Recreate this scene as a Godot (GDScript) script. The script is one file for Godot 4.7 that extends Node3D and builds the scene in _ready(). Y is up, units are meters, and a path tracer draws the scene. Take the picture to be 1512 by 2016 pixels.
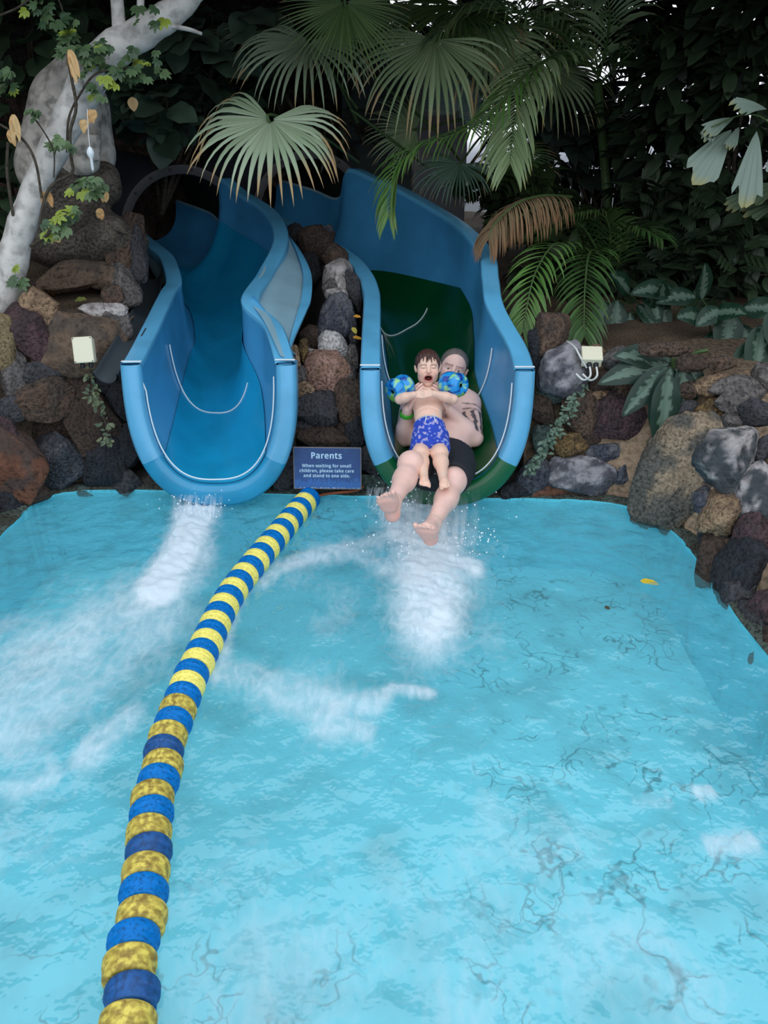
extends Node3D
# A water-slide landing pool in an indoor jungle: two flumes, two riders, a lane line, rubble stone walls and palms.
# y up, metres; the camera stands at the pool's near side and looks along -z. "d" below is the distance from the camera along -z.

const EYE := 1.85
const FOCAL := 1582.0
const PITCH := 0.43107          # atan(0.46)
var M := {}
var rng := RandomNumberGenerator.new()
var taken := {}

func _ready():
	rng.seed = 11
	var cam := Camera3D.new()
	cam.name = "camera"
	cam.fov = rad_to_deg(2.0 * atan(1008.0 / FOCAL))
	cam.position = Vector3(0, EYE, 0)
	cam.rotation = Vector3(-PITCH, 0, 0)
	cam.near = 0.05
	cam.far = 200
	add_child(cam)
	cam.current = true
	var we := WorldEnvironment.new()
	we.name = "environment"
	var env := Environment.new()
	env.background_mode = Environment.BG_SKY
	var sky := Sky.new()
	var sm := ProceduralSkyMaterial.new()
	sm.sky_top_color = Color(0.86, 0.89, 0.92)
	sm.sky_horizon_color = Color(0.88, 0.89, 0.92)
	sm.ground_bottom_color = Color(0.30, 0.32, 0.34)
	sm.ground_horizon_color = Color(0.55, 0.57, 0.62)
	sm.sky_energy_multiplier = 1.0
	sky.sky_material = sm
	env.sky = sky
	env.tonemap_mode = Environment.TONE_MAPPER_LINEAR
	env.tonemap_exposure = 1.95
	env.sdfgi_enabled = true
	env.ssao_enabled = true
	env.ssil_enabled = true
	we.environment = env
	add_child(we)
	make_materials()
	setting()
	slides()
	lane_line()
	sign_board()
	fixtures()
	walls()
	statue()
	people()
	splashes()
	plants()

# ---------------------------------------------------------------- points
func slope_of(y: float) -> Vector2:      # (rise, run) of the sight line through picture row y
	var r := (1008.0 - y) / FOCAL
	return Vector2(-sin(PITCH) + r * cos(PITCH), cos(PITCH) + r * sin(PITCH))

func P(x: float, y: float, d: float) -> Vector3:     # on the upright plane d metres ahead
	var s := slope_of(y)
	var z := d / s.y
	return Vector3((x - 756.0) / FOCAL * z, EYE + z * s.x, -d)

func W(x: float, y: float, h := 0.0) -> Vector3:     # on the level plane h above the water
	var s := slope_of(y)
	var z := (h - EYE) / s.x
	return Vector3((x - 756.0) / FOCAL * z, h, -z * s.y)

func sight(x: float, y: float) -> Vector3:
	var s := slope_of(y)
	return Vector3((x - 756.0) / FOCAL, s.x, -s.y)

func on_plane(x: float, y: float, at: Vector3, n: Vector3) -> Vector3:
	var v := sight(x, y)
	var e := Vector3(0, EYE, 0)
	return e + v * (n.dot(at - e) / n.dot(v))

func px(p: Vector3) -> float:           # metres per picture pixel at p
	return (cos(PITCH) * -p.z + sin(PITCH) * (EYE - p.y)) / FOCAL

# ---------------------------------------------------------------- mesh builder
class MB:
	var v := PackedVector3Array()
	var c := PackedColorArray()
	var u := PackedVector2Array()
	var idx := PackedInt32Array()
	var colored := false
	var mapped := false

	func pt(p: Vector3, col := Color.WHITE, uv := Vector2.ZERO) -> int:
		v.append(p)
		c.append(col)
		u.append(uv)
		return v.size() - 1

	func tri(a: int, b: int, d: int) -> void:
		idx.append(a)
		idx.append(b)
		idx.append(d)

	func quad(a: int, b: int, d: int, e: int) -> void:
		tri(a, b, d)
		tri(a, d, e)

	func flat_quad(a: Vector3, b: Vector3, d: Vector3, e: Vector3, col := Color.WHITE) -> void:
		var n := v.size()
		pt(a, col, Vector2(0, 0))
		pt(b, col, Vector2(1, 0))
		pt(d, col, Vector2(1, 1))
		pt(e, col, Vector2(0, 1))
		quad(n, n + 1, n + 2, n + 3)

	func flat_tri(a: Vector3, b: Vector3, d: Vector3, col := Color.WHITE) -> void:
		var n := v.size()
		pt(a, col)
		pt(b, col)
		pt(d, col)
		tri(n, n + 1, n + 2)

	# rows: Array of PackedVector3Array, all of one length
	func grid(rows: Array, closed := false, cols: Array = []) -> void:
		var n0 := v.size()
		var m: int = rows[0].size()
		for i in rows.size():
			for j in m:
				pt(rows[i][j], cols[i][j] if cols else Color.WHITE, Vector2(float(j) / maxf(m - 1, 1), float(i) / maxf(rows.size() - 1, 1)))
		for i in rows.size() - 1:
			for j in (m if closed else m - 1):
				var k := (j + 1) % m
				quad(n0 + i * m + j, n0 + i * m + k, n0 + (i + 1) * m + k, n0 + (i + 1) * m + j)

	func tube(path: PackedVector3Array, radii: Array, sides := 8, caps := true, col := Color.WHITE, flat := 1.0) -> void:
		var rows := []
		var side := Vector3.ZERO
		for i in path.size():
			var t := (path[mini(i + 1, path.size() - 1)] - path[maxi(i - 1, 0)]).normalized()
			if side == Vector3.ZERO:
				side = t.cross(Vector3.UP if absf(t.y) < 0.9 else Vector3.RIGHT).normalized()
			side = (side - t * side.dot(t)).normalized()
			var up := side.cross(t)
			var r: float = radii[i] if i < radii.size() else radii[-1]
			var row := PackedVector3Array()
			for k in sides:
				var a := TAU * k / sides
				row.append(path[i] + side * cos(a) * r + up * sin(a) * r * flat)
			rows.append(row)
		var cs := []
		for r in rows:
			var cc := []
			cc.resize(sides)
			cc.fill(col)
			cs.append(cc)
		grid(rows, true, cs)
		if caps:
			for e in [0, rows.size() - 1]:
				var ctr := pt(path[e], col)
				var n := v.size()
				for k in sides:
					pt(rows[e][k], col)
				for k in sides:
					if e == 0:
						tri(ctr, n + k, n + (k + 1) % sides)
					else:
						tri(ctr, n + (k + 1) % sides, n + k)

	# a box with small chamfers, half sizes s, in the frame t
	func box(t: Transform3D, s: Vector3, ch := 0.004, col := Color.WHITE) -> void:
		ch = minf(ch, minf(s.x, minf(s.y, s.z)) * 0.9)
		for ax in 3:
			for sg in [-1.0, 1.0]:
				var e := [Vector3.RIGHT, Vector3.UP, Vector3.BACK]
				var n: Vector3 = e[ax] * sg
				var a: Vector3 = e[(ax + 1) % 3]
				var b: Vector3 = e[(ax + 2) % 3]
				var sa := s[(ax + 1) % 3] - ch
				var sb := s[(ax + 2) % 3] - ch
				var q := []
				for w in [[-1, -1], [1, -1], [1, 1], [-1, 1]]:
					q.append(t * (n * s[ax] + a * sa * w[0] + b * sb * w[1]))
				if sg > 0:
					flat_quad(q[3], q[2], q[1], q[0], col)
				else:
					flat_quad(q[0], q[1], q[2], q[3], col)
				# the chamfers towards +a and -a
				for w in [-1.0, 1.0]:
					var p0: Vector3 = n * s[ax] + a * sa * w
					var p1: Vector3 = n * (s[ax] - ch) + a * (sa + ch) * w
					flat_quad(t * (p0 - b * sb), t * (p0 + b * sb), t * (p1 + b * sb), t * (p1 - b * sb), col)
		for x in [-1.0, 1.0]:
			for y in [-1.0, 1.0]:
				for z in [-1.0, 1.0]:
					flat_tri(t * Vector3(x * s.x, y * (s.y - ch), z * (s.z - ch)), t * Vector3(x * (s.x - ch), y * s.y, z * (s.z - ch)), t * Vector3(x * (s.x - ch), y * (s.y - ch), z * s.z), col)

	# turn a profile of (radius, along) about the frame's y axis
	func lathe(t: Transform3D, prof: Array, sides := 24, col := Color.WHITE) -> void:
		var rows := []
		var cs := []
		for q in prof:
			var row := PackedVector3Array()
			var cc := []
			for k in sides:
				var a := TAU * k / sides
				row.append(t * Vector3(cos(a) * q[0], q[1], sin(a) * q[0]))
				cc.append(col)
			rows.append(row)
			cs.append(cc)
		grid(rows, true, cs)

	func mesh() -> ArrayMesh:
		var n := PackedVector3Array()
		n.resize(v.size())
		for i in range(0, idx.size(), 3):
			var a := idx[i]
			var b := idx[i + 1]
			var d := idx[i + 2]
			var q := (v[d] - v[a]).cross(v[b] - v[a])
			n[a] += q
			n[b] += q
			n[d] += q
		for i in n.size():
			n[i] = n[i].normalized() if n[i].length_squared() > 1e-20 else Vector3.UP
		var arr := []
		arr.resize(Mesh.ARRAY_MAX)
		arr[Mesh.ARRAY_VERTEX] = v
		arr[Mesh.ARRAY_NORMAL] = n
		arr[Mesh.ARRAY_COLOR] = c
		arr[Mesh.ARRAY_TEX_UV] = u
		arr[Mesh.ARRAY_INDEX] = idx
		var m := ArrayMesh.new()
		m.add_surface_from_arrays(Mesh.PRIMITIVE_TRIANGLES, arr)
		return m

# ---------------------------------------------------------------- objects
func numbered(called: String) -> String:
	if not taken.has(called):
		taken[called] = 0
		return called
	taken[called] += 1
	return "%s_%03d" % [called, taken[called]]

func thing(called: String, label: String, category: String, at := Vector3.ZERO, group := "") -> Node3D:
	var o := Node3D.new()
	o.name = numbered(called)
	add_child(o)
	o.position = at
	tag(o, label, category, group)
	return o

func tag(o: Node, label: String, category: String, group := "") -> void:
	if label:
		o.set_meta("label", label)
	if category:
		o.set_meta("category", category)
	if group:
		o.set_meta("group", group)

# one named mesh; under a thing its points are given in the world and moved to the thing's own frame
func obj(called: String, b, mat: Material, parent: Node = self) -> MeshInstance3D:
	var o := MeshInstance3D.new()
	o.mesh = b.mesh() if b is MB else b
	o.material_override = mat
	o.cast_shadow = GeometryInstance3D.SHADOW_CASTING_SETTING_ON
	if parent == self:
		o.name = numbered(called)
		add_child(o)
	else:
		o.name = called
		parent.add_child(o, true)
		var off := Vector3.ZERO
		var q: Node = parent
		while q != self:
			off += (q as Node3D).position
			q = q.get_parent()
		o.position = -off
	return o

func struct(called: String, b, mat: Material, label := "", category := "") -> MeshInstance3D:
	var o := obj(called, b, mat)
	o.set_meta("kind", "structure")
	tag(o, label, category)
	return o

func lin(r: float, g: float, b: float) -> Color:     # an sRGB colour (0..255) as a linear vertex colour
	return Color(r / 255.0, g / 255.0, b / 255.0).srgb_to_linear()

func spline(pts: Array, n: int) -> PackedVector3Array:     # Catmull-Rom through the points
	var out := PackedVector3Array()
	var m := pts.size() - 1
	for i in n:
		var t := float(i) / (n - 1) * m
		var k := mini(int(t), m - 1)
		var a: Vector3 = pts[maxi(k - 1, 0)]
		var b: Vector3 = pts[k]
		var c: Vector3 = pts[k + 1]
		var d: Vector3 = pts[mini(k + 2, m)]
		out.append(b.cubic_interpolate(c, a, d, t - k))
	return out

func curve1(vals: Array, t: float) -> float:     # smooth value at t in 0..1
	var m := vals.size() - 1
	var x := clampf(t, 0, 1) * m
	var k := mini(int(x), m - 1)
	return cubic_interpolate(vals[k], vals[k + 1], vals[maxi(k - 1, 0)], vals[mini(k + 2, m)], x - k)

func noise(seed_: int, freq: float, kind := FastNoiseLite.TYPE_SIMPLEX_SMOOTH, oct := 4) -> FastNoiseLite:
	var n := FastNoiseLite.new()
	n.seed = seed_
	n.noise_type = kind
	n.frequency = freq
	n.fractal_octaves = oct
	return n

func frame(at: Vector3, z: Vector3, up := Vector3.UP) -> Transform3D:     # z axis towards z
	z = z.normalized()
	var x := up.cross(z).normalized()
	return Transform3D(Basis(x, z.cross(x), z), at)

# ---------------------------------------------------------------- materials
func ramp(stops: Array) -> Gradient:
	var g := Gradient.new()
	var o := PackedFloat32Array()
	var c := PackedColorArray()
	for s in stops:
		o.append(s[0])
		c.append(s[1] if s[1] is Color else Color(s[1], s[1], s[1]))
	g.offsets = o
	g.colors = c
	return g

func ntex(n: FastNoiseLite, stops: Array, size := 512) -> NoiseTexture2D:
	var t := NoiseTexture2D.new()
	t.width = size
	t.height = size
	t.seamless = true
	t.noise = n
	t.color_ramp = ramp(stops)
	return t

func nmap(n: FastNoiseLite, strength := 6.0, size := 512) -> NoiseTexture2D:
	var t := NoiseTexture2D.new()
	t.width = size
	t.height = size
	t.seamless = true
	t.noise = n
	t.as_normal_map = true
	t.bump_strength = strength
	return t

func mat(called: String, col: Color, rough := 0.6, spec := 0.5) -> StandardMaterial3D:
	var m := StandardMaterial3D.new()
	m.resource_name = called
	m.albedo_color = col
	m.roughness = rough
	m.metallic_specular = spec
	m.cull_mode = BaseMaterial3D.CULL_DISABLED
	M[called] = m
	return m

func tri(m: StandardMaterial3D, scale: float) -> StandardMaterial3D:
	m.uv1_triplanar = true
	m.uv1_world_triplanar = true
	m.uv1_scale = Vector3.ONE * scale
	return m

func rock_mat(called: String, tex: Texture2D, nm: Texture2D, scale: float, rough := 0.85) -> StandardMaterial3D:
	var m := mat(called, Color.WHITE, rough, 0.4)
	m.vertex_color_use_as_albedo = true
	m.albedo_texture = tex
	m.normal_enabled = true
	m.normal_texture = nm
	m.normal_scale = 1.0
	return tri(m, scale)

func make_materials() -> void:
	var grain := noise(3, 0.02, FastNoiseLite.TYPE_SIMPLEX_SMOOTH, 5)
	var coarse := noise(8, 0.012, FastNoiseLite.TYPE_SIMPLEX_SMOOTH, 6)
	var ridged := noise(5, 0.01, FastNoiseLite.TYPE_SIMPLEX_SMOOTH, 5)
	ridged.fractal_type = FastNoiseLite.FRACTAL_RIDGED
	var speck := noise(17, 0.05, FastNoiseLite.TYPE_SIMPLEX_SMOOTH, 3)
	var rn := nmap(coarse, 14.0)
	var rn2 := nmap(ridged, 10.0)
	# slides
	for q in [["rim_blue", Color8(96, 178, 222)], ["wall_blue", Color8(70, 154, 206)], ["floor_teal", Color8(20, 152, 200)], ["floor_green", Color8(0, 76, 38)], ["lip_teal", Color8(40, 150, 196)], ["lip_green", Color8(4, 92, 50)], ["panel_pale", Color8(150, 190, 208)]]:
		var m := mat(q[0], q[1], 0.3, 0.5)
		m.clearcoat_enabled = true
		m.clearcoat = 0.7 if q[0].begins_with("floor") else 0.25
		m.clearcoat_roughness = 0.15
		m.albedo_texture = ntex(noise(40, 0.006, FastNoiseLite.TYPE_SIMPLEX_SMOOTH, 5), [[0.2, 0.88], [0.7, 1.0]])
		tri(m, 0.7)
	mat("caulk", Color8(225, 235, 240), 0.5)
	mat("tube_grey", Color8(78, 84, 98), 0.6)
	mat("tube_rim", Color8(84, 82, 82), 0.7)
	mat("bolt", Color8(30, 30, 34), 0.5)
	# pool
	var pf := mat("pool_paint", Color8(114, 216, 232), 0.6)
	pf.albedo_texture = ImageTexture.create_from_image(crack_print())
	pf.uv1_triplanar = true
	pf.uv1_world_triplanar = true
	pf.uv1_scale = Vector3.ONE * 0.27
	pf.uv1_offset = Vector3(0.5535, 0, 0.188)
	var pw := mat("pool_wall_paint", Color8(96, 206, 226), 0.6)
	pw.albedo_texture = pf.albedo_texture
	tri(pw, 0.4)
	var wn := noise(51, 0.01, FastNoiseLite.TYPE_SIMPLEX_SMOOTH, 4)
	var wm := mat("water", Color(0.52, 0.86, 0.92, 0.20), 0.04, 0.5)
	wm.transparency = BaseMaterial3D.TRANSPARENCY_ALPHA
	wm.normal_enabled = true
	wm.normal_texture = nmap(wn, 5.0)
	wm.normal_scale = 1.8
	tri(wm, 1.4)
	# stone
	var fine := noise(81, 0.035, FastNoiseLite.TYPE_SIMPLEX_SMOOTH, 6)
	fine.fractal_gain = 0.62
	var vein := noise(82, 0.016, FastNoiseLite.TYPE_SIMPLEX_SMOOTH, 6)
	vein.fractal_type = FastNoiseLite.FRACTAL_RIDGED
	vein.domain_warp_enabled = true
	vein.domain_warp_amplitude = 22.0
	var fn := nmap(fine, 26.0, 768)
	var vm := nmap(vein, 18.0, 768)
	rock_mat("rock", ntex(fine, [[0.22, 0.34], [0.42, 0.8], [0.58, 1.0], [0.72, 1.25]], 768), fn, 1.5)
	rock_mat("rock_fleck", ntex(speck, [[0.3, 0.5], [0.52, 0.8], [0.64, 1.0], [0.70, 2.0]]), fn, 1.9)
	rock_mat("rock_strata", ntex(vein, [[0.1, 0.42], [0.4, 0.85], [0.62, 1.05], [0.9, 1.35]], 768), vm, 1.5)
	rock_mat("mortar", ntex(fine, [[0.2, 0.6], [0.6, 1.0]], 512), nmap(grain, 8.0), 1.4, 0.95)
	rock_mat("soil", ntex(noise(61, 0.06, FastNoiseLite.TYPE_CELLULAR, 2), [[0.0, 0.4], [0.5, 0.9], [1.0, 1.3]]), nmap(noise(61, 0.06, FastNoiseLite.TYPE_CELLULAR, 2), 10.0), 2.5, 0.95)
	rock_mat("cliff", ntex(fine, [[0.2, 0.4], [0.5, 0.85], [0.8, 1.15]], 512), vm, 0.7)
	# floats
	var fb := mat("float_blue", Color8(0, 116, 198), 0.45, 0.3)
	fb.albedo_texture = ntex(noise(71, 0.03, FastNoiseLite.TYPE_SIMPLEX_SMOOTH, 4), [[0.25, 0.72], [0.5, 1.0]])
	tri(fb, 4.0)
	var fy := mat("float_yellow", Color8(252, 240, 122), 0.45)
	fy.albedo_texture = ntex(noise(72, 0.03, FastNoiseLite.TYPE_SIMPLEX_SMOOTH, 4), [[0.2, Color(0.86, 0.82, 0.7)], [0.45, Color(1, 1, 1)]])
	tri(fy, 4.0)
	var fd := mat("float_grimy", Color8(224, 208, 104), 0.6)
	fd.albedo_texture = ntex(noise(73, 0.022, FastNoiseLite.TYPE_SIMPLEX_SMOOTH, 6), [[0.25, Color(0.58, 0.52, 0.42)], [0.5, Color(0.78, 0.74, 0.64)], [0.7, Color(1.0, 0.99, 0.9)]])
	tri(fd, 3.2)
	var fg := mat("float_blue_grimy", Color8(14, 84, 152), 0.6)
	fg.albedo_texture = ntex(noise(74, 0.025, FastNoiseLite.TYPE_SIMPLEX_SMOOTH, 5), [[0.25, 0.7], [0.6, 1.0]])
	tri(fg, 3.5)
	mat("rope", Color8(150, 80, 50), 0.9)
	# sign, fittings
	var sb := mat("sign_blue", Color8(12, 62, 122), 0.5)
	sb.albedo_texture = ImageTexture.create_from_image(sign_print())
	sb.albedo_color = Color.WHITE
	mat("sign_edge", Color8(112, 108, 112), 0.6)
	mat("sign_letters", Color8(176, 208, 232), 0.6)
	mat("plastic_cream", Color8(226, 222, 196), 0.5)
	mat("screw", Color8(90, 88, 80), 0.4)
	mat("cable", Color8(214, 214, 212), 0.5)
	mat("gland", Color8(28, 32, 40), 0.5)
	mat("pipe_dark", Color8(58, 66, 72), 0.55)
	mat("slab_dark", Color8(48, 58, 58), 0.8)
	mat("render_pale", Color8(196, 198, 208), 0.9)
	mat("timber_dark", Color8(46, 34, 28), 0.9)
	mat("frame_white", Color8(225, 226, 230), 0.6)
	var gl := mat("glass", Color(0.9, 0.95, 1.0, 0.06), 0.03, 0.5)
	gl.transparency = BaseMaterial3D.TRANSPARENCY_ALPHA
	# plants: colours sit in the vertices
	for q in [["leaf", 0.5, 0.35], ["leaf_dull", 0.6, 0.2], ["leaf_dry", 0.85, 0.15]]:
		var m := mat(q[0], Color.WHITE, q[1], 0.5)
		m.vertex_color_use_as_albedo = true
		m.backlight_enabled = true
		m.backlight = Color(q[2], q[2], q[2])
	var bk := mat("bark_pale", Color8(212, 209, 204), 0.85)
	bk.albedo_texture = ntex(coarse, [[0.2, 0.72], [0.5, 0.96], [0.8, 1.04]])
	bk.normal_enabled = true
	bk.normal_texture = nmap(coarse, 4.0)
	tri(bk, 1.8)
	var bd := mat("bark_dark", Color8(74, 66, 54), 0.9)
	bd.albedo_texture = ntex(grain, [[0.2, 0.6], [0.7, 1.1]])
	tri(bd, 3.0)
	mat("stem_green", Color8(70, 96, 52), 0.55)
	rock_mat("statue_stone", ntex(coarse, [[0.15, 0.6], [0.5, 0.95], [0.85, 1.05]]), nmap(coarse, 5.0), 1.8)
	# people
	var sk := mat("skin", Color.WHITE, 0.42, 0.5)
	sk.vertex_color_use_as_albedo = true
	sk.subsurf_scatter_enabled = true
	sk.subsurf_scatter_strength = 0.15
	var cl := mat("cloth", Color.WHITE, 0.8)
	cl.vertex_color_use_as_albedo = true
	var hr := mat("hair", Color.WHITE, 0.45)
	hr.vertex_color_use_as_albedo = true
	var vn := mat("vinyl", Color.WHITE, 0.25)
	vn.vertex_color_use_as_albedo = true


# pool paint: pale mottling and thin grey cracks that come and go
func crack_print() -> Image:
	var size := 1000
	var im := Image.create(size, size, false, Image.FORMAT_RGB8)
	var w := noise(21, 0.012, FastNoiseLite.TYPE_SIMPLEX_SMOOTH, 4)
	var c1 := noise(23, 0.011, FastNoiseLite.TYPE_CELLULAR, 1)
	c1.cellular_return_type = FastNoiseLite.RETURN_DISTANCE2_SUB
	var c2 := noise(24, 0.03, FastNoiseLite.TYPE_CELLULAR, 1)
	c2.cellular_return_type = FastNoiseLite.RETURN_DISTANCE2_SUB
	var m := noise(25, 0.009, FastNoiseLite.TYPE_SIMPLEX_SMOOTH, 3)
	for y in size:
		for x in size:
			var dx := w.get_noise_2d(x, y) * 46.0
			var dy := w.get_noise_2d(x + 3000, y) * 46.0
			var k := m.get_noise_2d(x, y)
			var a := c1.get_noise_2d(x + dx, y + dy) + 1.0
			var b := c2.get_noise_2d(x + dx * 0.7, y + dy * 0.7) + 1.0
			var d := smoothstep(0.045, 0.0, a) * clampf(k * 2.4 + 0.4, 0, 0.62)
			d = maxf(d, smoothstep(0.07, 0.0, b) * clampf(k * 3.0 - 0.3, 0, 0.5))
			d = maxf(d, clampf(m.get_noise_2d(x * 3 + 700, y * 3) - 0.42, 0, 0.5))
			d *= maxf(smoothstep(0.58, 0.78, x / float(size) + k * 0.1), smoothstep(0.62, 0.85, y / float(size) + k * 0.1)) * 0.9 + 0.1
			var t := 1.0 - clampf(w.get_noise_2d(x * 0.6, y * 0.6 + 900) * 0.22, 0, 0.14)
			im.set_pixel(x, y, Color(t, t, t).lerp(Color(0.30, 0.36, 0.38), d))
	return im
# ---------------------------------------------------------------- the pool basin, the ground and the back of the hall
func pool_outline() -> PackedVector2Array:      # x, z
	var o := PackedVector2Array([Vector2(-1.98, -0.55), Vector2(-1.98, -2.6), Vector2(-1.975, -3.4), Vector2(-1.97, -3.7), Vector2(-1.972, -3.95)])
	for q in [[50, 1009], [75, 990], [120, 975], [200, 968], [400, 971], [600, 977], [720, 980], [900, 983], [1050, 985], [1150, 988], [1200, 993], [1250, 1005], [1300, 1030], [1340, 1065], [1370, 1105], [1400, 1150]]:
		var w := W(q[0], q[1])
		o.append(Vector2(w.x, w.z))
	o.append_array(PackedVector2Array([Vector2(1.51, -2.6), Vector2(1.5, -1.4), Vector2(1.5, -0.55)]))
	return o

const FLOOR_H := -0.42

func wave(x: float, z: float) -> float:
	return wave_n.get_noise_2d(x * 100, z * 100) * 0.012 + wave_f.get_noise_2d(x * 100, z * 100) * 0.008

var wave_n := noise(101, 0.012, FastNoiseLite.TYPE_SIMPLEX_SMOOTH, 3)
var wave_f := noise(102, 0.06, FastNoiseLite.TYPE_SIMPLEX_SMOOTH, 2)

func ground_h(x: float, d: float) -> float:
	var nz := cliff_n.get_noise_2d(x * 40, d * 40)
	var left := lerpf(0.90, 1.25, clampf((d - 4.8) / 2.3, 0, 1)) - 0.75 * clampf((4.85 - d) / 0.5, 0, 1)
	var right := lerpf(0.66, 1.02, clampf((d - 4.6) / 3.4, 0, 1)) - 0.55 * clampf((4.72 - d) / 0.4, 0, 1)
	var low := -0.1 + 0.2 * (d - 4.2)
	var xl := lerpf(-1.58, -2.1, clampf((d - 5.2) / 1.6, 0, 1)) 
	var xr := lerpf(0.84, 0.66, clampf((d - 4.2) / 1.2, 0, 1))
	var h := low
	if x < xl:
		h = lerpf(low, left, clampf((xl - x) / 0.12, 0, 1))
	elif x > xr:
		h = lerpf(low, right, clampf((x - xr) / 0.12, 0, 1))
	return h + nz * 0.03

var cliff_n := noise(111, 0.03, FastNoiseLite.TYPE_SIMPLEX_SMOOTH, 5)

func setting() -> void:
	var out := pool_outline()
	# floor
	var b := MB.new()
	var f := Geometry2D.triangulate_polygon(out)
	for q in out:
		b.pt(Vector3(q.x, FLOOR_H, q.y))
	for i in range(0, f.size(), 3):
		b.tri(f[i], f[i + 1], f[i + 2])
	struct("floor", b, M.pool_paint, "turquoise painted pool floor with dark cracks under the water", "pool floor")
	# side of the basin, then the narrow weathered ledge at the water line
	var rows := [PackedVector3Array(), PackedVector3Array(), PackedVector3Array(), PackedVector3Array()]
	var led := [PackedVector3Array(), PackedVector3Array(), PackedVector3Array(), PackedVector3Array()]
	var sm := spline(Array(out).map(func(q): return Vector3(q.x, 0, q.y)), 150)
	for i in sm.size():
		var t := (sm[mini(i + 1, 149)] - sm[maxi(i - 1, 0)]).normalized()
		var n := Vector3(t.z, 0, -t.x)      # away from the pool
		var wob := Vector3(n.x, 0, n.z) * cliff_n.get_noise_2d(i * 9.0, 3.0) * 0.015
		var p := sm[i] + wob
		rows[0].append(p - n * 0.03 + Vector3(0, FLOOR_H - 0.01, 0))
		rows[1].append(p - n * 0.02 + Vector3(0, FLOOR_H + 0.05, 0))
		rows[2].append(p + Vector3(0, -0.03, 0))
		rows[3].append(p + Vector3(0, 0.012, 0))
		led[0].append(p + Vector3(0, 0.010, 0))
		led[1].append(p + n * 0.008 + Vector3(0, 0.026, 0))
		led[2].append(p + n * 0.06 + Vector3(0, 0.034 + cliff_n.get_noise_2d(i * 14.0, 40.0) * 0.012, 0))
		led[3].append(p + n * 0.12 + Vector3(0, 0.02, 0))
	b = MB.new()
	b.grid(rows)
	struct("wall_pool", b, M.pool_wall_paint, "blue painted upright side of the pool basin", "pool side")
	b = MB.new()
	var cs := []
	for r in led:
		var c := []
		for i in r.size():
			c.append(lin(96, 112, 104).lerp(lin(70, 58, 48), clampf(cliff_n.get_noise_2d(i * 7.0, 80.0) + 0.4, 0, 1)))
		cs.append(c)
	b.grid(led, false, cs)
	struct("trim_1", b, M.rock, "weathered grey green ledge at the water line", "pool edge")
	# near deck, under the camera
	b = MB.new()
	b.box(Transform3D(Basis(), Vector3(-0.2, -0.2, 0.95)), Vector3(3.5, 0.3, 1.5), 0.02)
	var dk := struct("floor", b, M.render_pale, "pale pool surround the camera stands on", "deck")
	dk.position = Vector3.ZERO
	# water
	b = MB.new()
	var wr := []
	for i in 190:
		var row := PackedVector3Array()
		var z := -0.5 - i * 0.0206
		for j in 190:
			var x := -2.06 + j * 0.0192
			row.append(Vector3(x, wave(x, z), z))
		wr.append(row)
	b.grid(wr)
	var wo := obj("water", b, M.water)
	tag(wo, "rippled turquoise pool water below the two slides", "water")
	wo.set_meta("kind", "stuff")
	# ground of the planted beds
	b = MB.new()
	var gr := []
	var gc := []
	for i in 64:
		var row := PackedVector3Array()
		var cc := []
		var d := 4.34 + i * 0.11
		for j in 120:
			var x := -6.0 + j * 0.1
			var xx := x
			row.append(Vector3(xx, ground_h(xx, d), -d))
			cc.append(lin(92, 76, 62).lerp(lin(128, 112, 92), clampf(cliff_n.get_noise_2d(x * 90, d * 90) + 0.3, 0, 1)))
		gr.append(row)
		gc.append(cc)
	b.grid(gr, false, gc)
	struct("ground", b, M.soil, "brown planting soil and fine gravel behind the stone walls", "soil")
	# rock face behind on the left and over the tubes
	b = MB.new()
	gr = []
	gc = []
	for i in 46:
		var row := PackedVector3Array()
		var cc := []
		var h := 0.2 + i * 0.075
		for j in 80:
			var x := -6.5 + j * 0.083
			var base := 8.35 + clampf((x + 1.2) / 2.0, 0, 1) * 0.5 + h * 0.12 - maxf(0, -x - 2.6) * 0.45
			var bulge := absf(cliff_n.get_noise_3d(x * 22, h * 26, 5.0)) * 0.9 + cliff_n.get_noise_3d(x * 70, h * 70, 9.0) * 0.18
			row.append(Vector3(x, h, -(base - bulge)))
			cc.append(lin(108, 90, 78).lerp(lin(70, 64, 62), clampf(0.5 + cliff_n.get_noise_3d(x * 30, h * 30, 70.0) * 1.4, 0, 1)))
		gr.append(row)
		gc.append(cc)
	b.grid(gr, false, gc)
	struct("wall_back", b, M.cliff, "dark brown artificial rock face behind the slide tubes", "rock face")
	# dark slab beside the second tube and the pale building wall behind it
	b = MB.new()
	var p0 := P(676, 340, 7.9)
	var p1 := P(816, 150, 7.9)
	b.box(Transform3D(Basis(Vector3.UP, -0.12), Vector3((p0.x + p1.x) / 2, 1.6, -8.0)), Vector3((p1.x - p0.x) / 2, 1.0, 0.09), 0.01)
	struct("wall_slab", b, M.slab_dark, "flat dark grey green wall panel right of the second tube", "wall panel")
	b = MB.new()
	p0 = P(800, 360, 9.0)
	p1 = P(925, 150, 9.0)
	b.box(Transform3D(Basis(), Vector3((p0.x + p1.x) / 2, 1.6, -9.1)), Vector3((p1.x - p0.x) / 2, 1.1, 0.1), 0.01)
	struct("wall_pale", b, M.render_pale, "pale rendered wall glimpsed behind the palm stems", "wall")
	# low timber fence, and the glazed wall behind the palms
	var fe := thing("timber_fence", "dark brown upright board fence behind the slim palm trunk", "fence", Vector3(3.4, 0.9, -8.9))
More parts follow.
